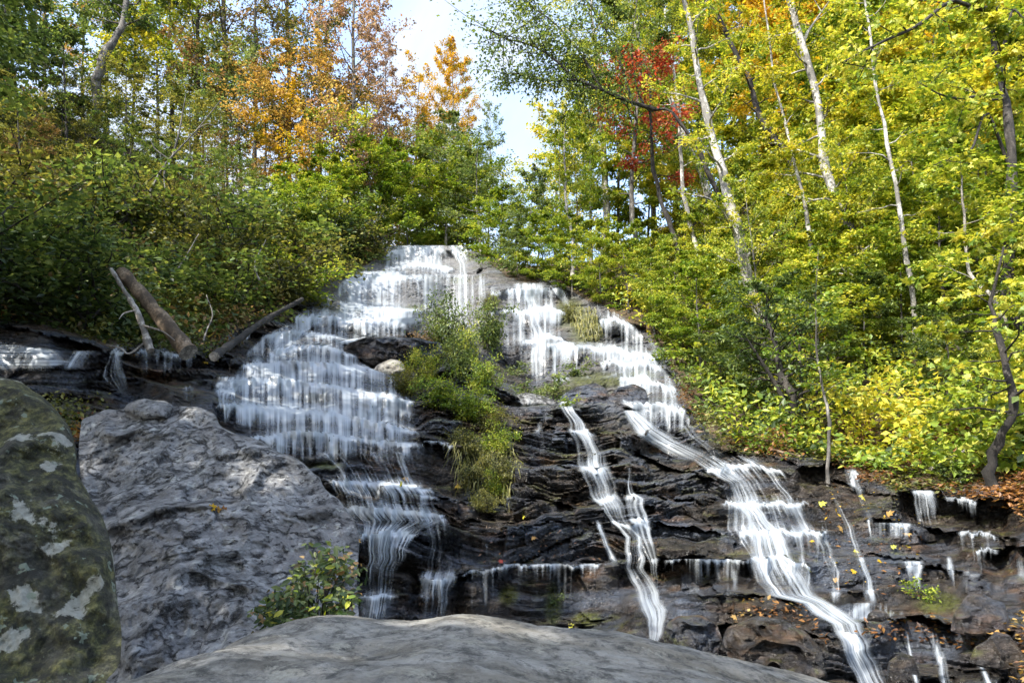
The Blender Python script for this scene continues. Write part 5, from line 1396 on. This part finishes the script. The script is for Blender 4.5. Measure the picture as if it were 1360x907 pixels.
# ------------------------------------------------------------------ single fallen leaves
for k_, (x, y, c, lb) in enumerate([
    (1088, 670, 'yellow', 'yellow leaf at the right rim of the big right cascade'), (1148, 662, 'yellow', 'yellow leaf beside the thin upper right trickle'), (1184, 727, 'yellow', 'yellow leaf on the rounded rock right of the strands'),
    (1170, 745, 'gold', 'large golden leaf pair on the wet rock below the thin strands'), (1138, 731, 'yellow', 'pale yellow leaf left of the golden pair'), (1178, 684, 'orange', 'orange leaf on the edge of the little dripping ledge'),
    (1107, 771, 'orange', 'bright orange leaf at the right bank of the cascade'), (1135, 757, 'gold', 'golden leaf between two threads of the right cascade'), (1119, 704, 'orange', 'orange leaf on the ledge beside the right cascade'),
    (1204, 708, 'orange', 'orange leaf under the right dripping ledge'), (1076, 718, 'gold', 'golden leaf inside the right cascade'), (1074, 757, 'yellow', 'yellow leaf on the right rim of the white chute'),
    (1083, 843, 'orange', 'orange leaf on the broad black boulder'), (1046, 809, 'litter', 'brown leaf on top of the broad black boulder'), (978, 820, 'orange', 'small orange leaf at the left end of the broad black boulder'),
    (178, 470, 'orange', 'orange leaf on the wet rock by the little left stream'), (276, 482, 'gold', 'golden leaf at the foot of the thick fallen log'), (532, 646, 'yellow', 'yellow leaf on the wet rock below the left fall'),
    (543, 637, 'orange', 'orange leaf just above the yellow one below the left fall'), (694, 686, 'yellow', 'yellow leaf right below the hanging grass'), (706, 715, 'orange', 'pinkish leaf on the bluish wet rock in the middle'),
    (668, 746, 'red', 'red leaf on the overhang lip in the middle'), (605, 645, 'gold', 'golden leaf left of the hanging grass'), (755, 832, 'yellow', 'yellow leaf at the foot of the dark wall'), (1316, 806, 'orange', 'orange leaf on the rounded grey boulder in the lower right')]):
    P_ = on_ground(x, y, .06)
    sz = .085 if P_[1] < 12 else .14
    g = random.Random(k_)
    me = leaves_mesh('fallen_leaf', np.zeros((1, 3)), np.array([[g.uniform(-1, 1), -.3, g.uniform(-.4, .4)]]), np.array([[g.uniform(-.3, .3), -.8, .6]]), np.array([sz * 1.1]), np.array([.6]), 'maple', M_LEAF[c])
    link('fallen_leaf', me, label=lb.replace('leaf', 'fallen leaf', 1), cat='leaf', loc=P_)
dg = bpy.context.evaluated_depsgraph_get()
gb = next(o_ for o_ in bpy.data.objects if o_.get('label', '').startswith('big cracked grey'))
for k_, (x, y, c, lb) in enumerate([(276, 676, 'gold', 'left golden fallen leaf of the three on the big grey boulder'), (284, 677, 'orange', 'middle orange fallen leaf of the three on the big grey boulder'), (293, 676, 'litter', 'right brown-orange fallen leaf of the three on the big grey boulder'),
                                    (471, 713, 'orange', 'orange fallen leaf at the right rim of the big grey boulder')]):
    a_, b_ = ray(x, y)
    d_ = Vector((float(a_), 1.0, float(b_))).normalized()
    hit, loc_, nor_, _ = gb.ray_cast(Vector((0, 0, 0)), d_)
    if not hit: loc_ = Vector(PT(x, y, 6.6)); nor_ = Vector((0, -1, .3))
    me = leaves_mesh('fallen_leaf', np.zeros((1, 3)), np.array([[.9, -.2, .35 - .3 * k_]]), np.array([nor_[:]]), np.array([.09]), np.array([.6]), 'maple', M_LEAF[c])
    link('fallen_leaf', me, label=lb, cat='leaf', loc=loc_ + nor_ * .015)

# ------------------------------------------------------------------ the wood on the near left, from where the shade falls on the foreground
for k, (x, y, h, pal) in enumerate([(-10, -3, 16, 'green'), (-15, 3, 18, 'green'), (-8, -10, 17, 'yellow_green'), (-16, -8, 19, 'green'), (-10, 1, 17, 'dark_green'), (-10.5, 5, 19, 'yellow_green'), (-12.5, 8.5, 21, 'green'), (-16, 12, 23, 'green'), (-9, -6, 16, 'green'),
                                    (-4, -14, 18, 'yellow_green'), (-13, -15, 20, 'green')]):
    plant('tall', (x, y, -2.1), h, 1.1, pal, 'grey', label='one of the trees on the near left side of the clearing, outside the picture', group='trees behind the viewer')

# ------------------------------------------------------------------ labels: what sets each tree of a group apart
def where(P):
    c, s = math.cos(PITCH), math.sin(PITCH)
    d = P[1] * c + P[2] * s
    return 680 + P[0] / d * F_PX, 453.5 - (-P[1] * s + P[2] * c) / d * F_PX
MARKS = [(835, 130, 'the dark limb over the sky gap'), (900, 190, 'the red maple'), (960, 240, 'the tall pale speckled trunk'), (1097, 215, 'the thickest pale trunk'), (990, 90, 'the thin dark leaning trunk'),
         (1335, 130, 'the dark crooked trunk'), (1240, 20, 'the black limbs at the upper right'), (1315, 410, 'the thin white sapling'), (1240, 452, 'the short reddish log'), (1052, 520, 'the dark many-stemmed bush tree'), (1330, 600, 'the mossy right-edge trunk'),
         (730, 375, 'the middle veil'), (850, 430, 'the upper right veil'), (895, 530, 'the dark hollow right of the falls'), (1020, 600, 'the top of the right cascade'), (803, 250, 'the far pale trunk'), (1180, 330, 'the middle of the right slope'), (1200, 170, 'the upper right slope'),
         (660, 170, 'the sky gap'), (575, 330, 'the crest of the falls'), (210, 415, 'the thick fallen log'), (345, 430, 'the thin dark log'), (245, 190, 'the bare forked sapling'), (142, 90, 'the grey leaning trunk'), (60, 445, 'the left stream ledge'), (20, 120, 'the upper left corner'),
         (270, 60, 'the dark olive trunk'), (345, 180, 'the spreading orange tree'), (470, 120, 'the reddish-brown tree'), (432, 270, 'the brightest lime bush tree'), (450, 385, 'the top of the left fall'), (110, 300, 'the pale thin stick'), (20, 330, 'the middle of the left edge')]
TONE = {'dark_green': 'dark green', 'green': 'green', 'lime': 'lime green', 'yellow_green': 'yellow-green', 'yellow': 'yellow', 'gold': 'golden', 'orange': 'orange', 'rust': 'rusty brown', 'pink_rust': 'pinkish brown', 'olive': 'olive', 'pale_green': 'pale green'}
FORM = {'yellowing trees up the right slope': 'leafy tree', 'low saplings on the right bank': 'low sapling', 'dark shrubs on the shaded left bank': 'thicket shrub', 'low leafy trees mixed into the left bank': 'slender leafy tree', 'trees behind the crest of the falls': 'background tree'}
pool = {}
for o in list(bpy.data.objects):
    if o.get('group') in FORM and o.get('category'):
        z = o.scale[2] * {'tree': 7, 'shrub': 1.2}[o['category']]
        ox, oy = where((o.location[0], o.location[1], o.location[2] + z * .6))
        ox, oy = min(max(ox, 0), 1360), min(max(oy, 0), 907)
        mk = min(MARKS, key=lambda m: (m[0] - ox) ** 2 + (m[1] - oy) ** 2)
        dx, dy = ox - mk[0], oy - mk[1]
        rel = ('right of' if dx > 0 else 'left of') if abs(dx) > abs(dy) else ('below' if dy > 0 else 'above')
        crown = [c for c in bpy.data.objects if c.parent == o and c.name.startswith(('crown', 'foliage'))][0]
        tone = TONE[crown.material_slots[0].material.name.replace('leaf_', '').split('.')[0]]
        pool.setdefault(f"{tone} {FORM[o['group']]} {rel} {mk[2]}", []).append((ox, oy, o))
for text, lst in pool.items():
    if len(lst) == 1:
        lst[0][2]['label'] = text
        continue
    hor = max(l[0] for l in lst) - min(l[0] for l in lst) > max(l[1] for l in lst) - min(l[1] for l in lst)
    lst.sort(key=lambda l: l[0] if hor else l[1])
    names = {2: (('left', 'right'), ('upper', 'lower')), 3: (('leftmost', 'middle', 'rightmost'), ('uppermost', 'middle', 'lowest'))}
    n_ = len(lst)
    for q, (_, _, o) in enumerate(lst):
        w_ = names[n_][0 if hor else 1][q] if n_ in names else (('leftmost' if hor else 'uppermost') if q == 0 else ('rightmost' if hor else 'lowest') if q == n_ - 1 else ['second', 'third', 'fourth', 'fifth', 'sixth'][q - 1] + (' from the left' if hor else ' from the top'))
        o['label'] = f"{text}, {w_} of {['two', 'three', 'four', 'five', 'six', 'seven'][n_ - 2]}"
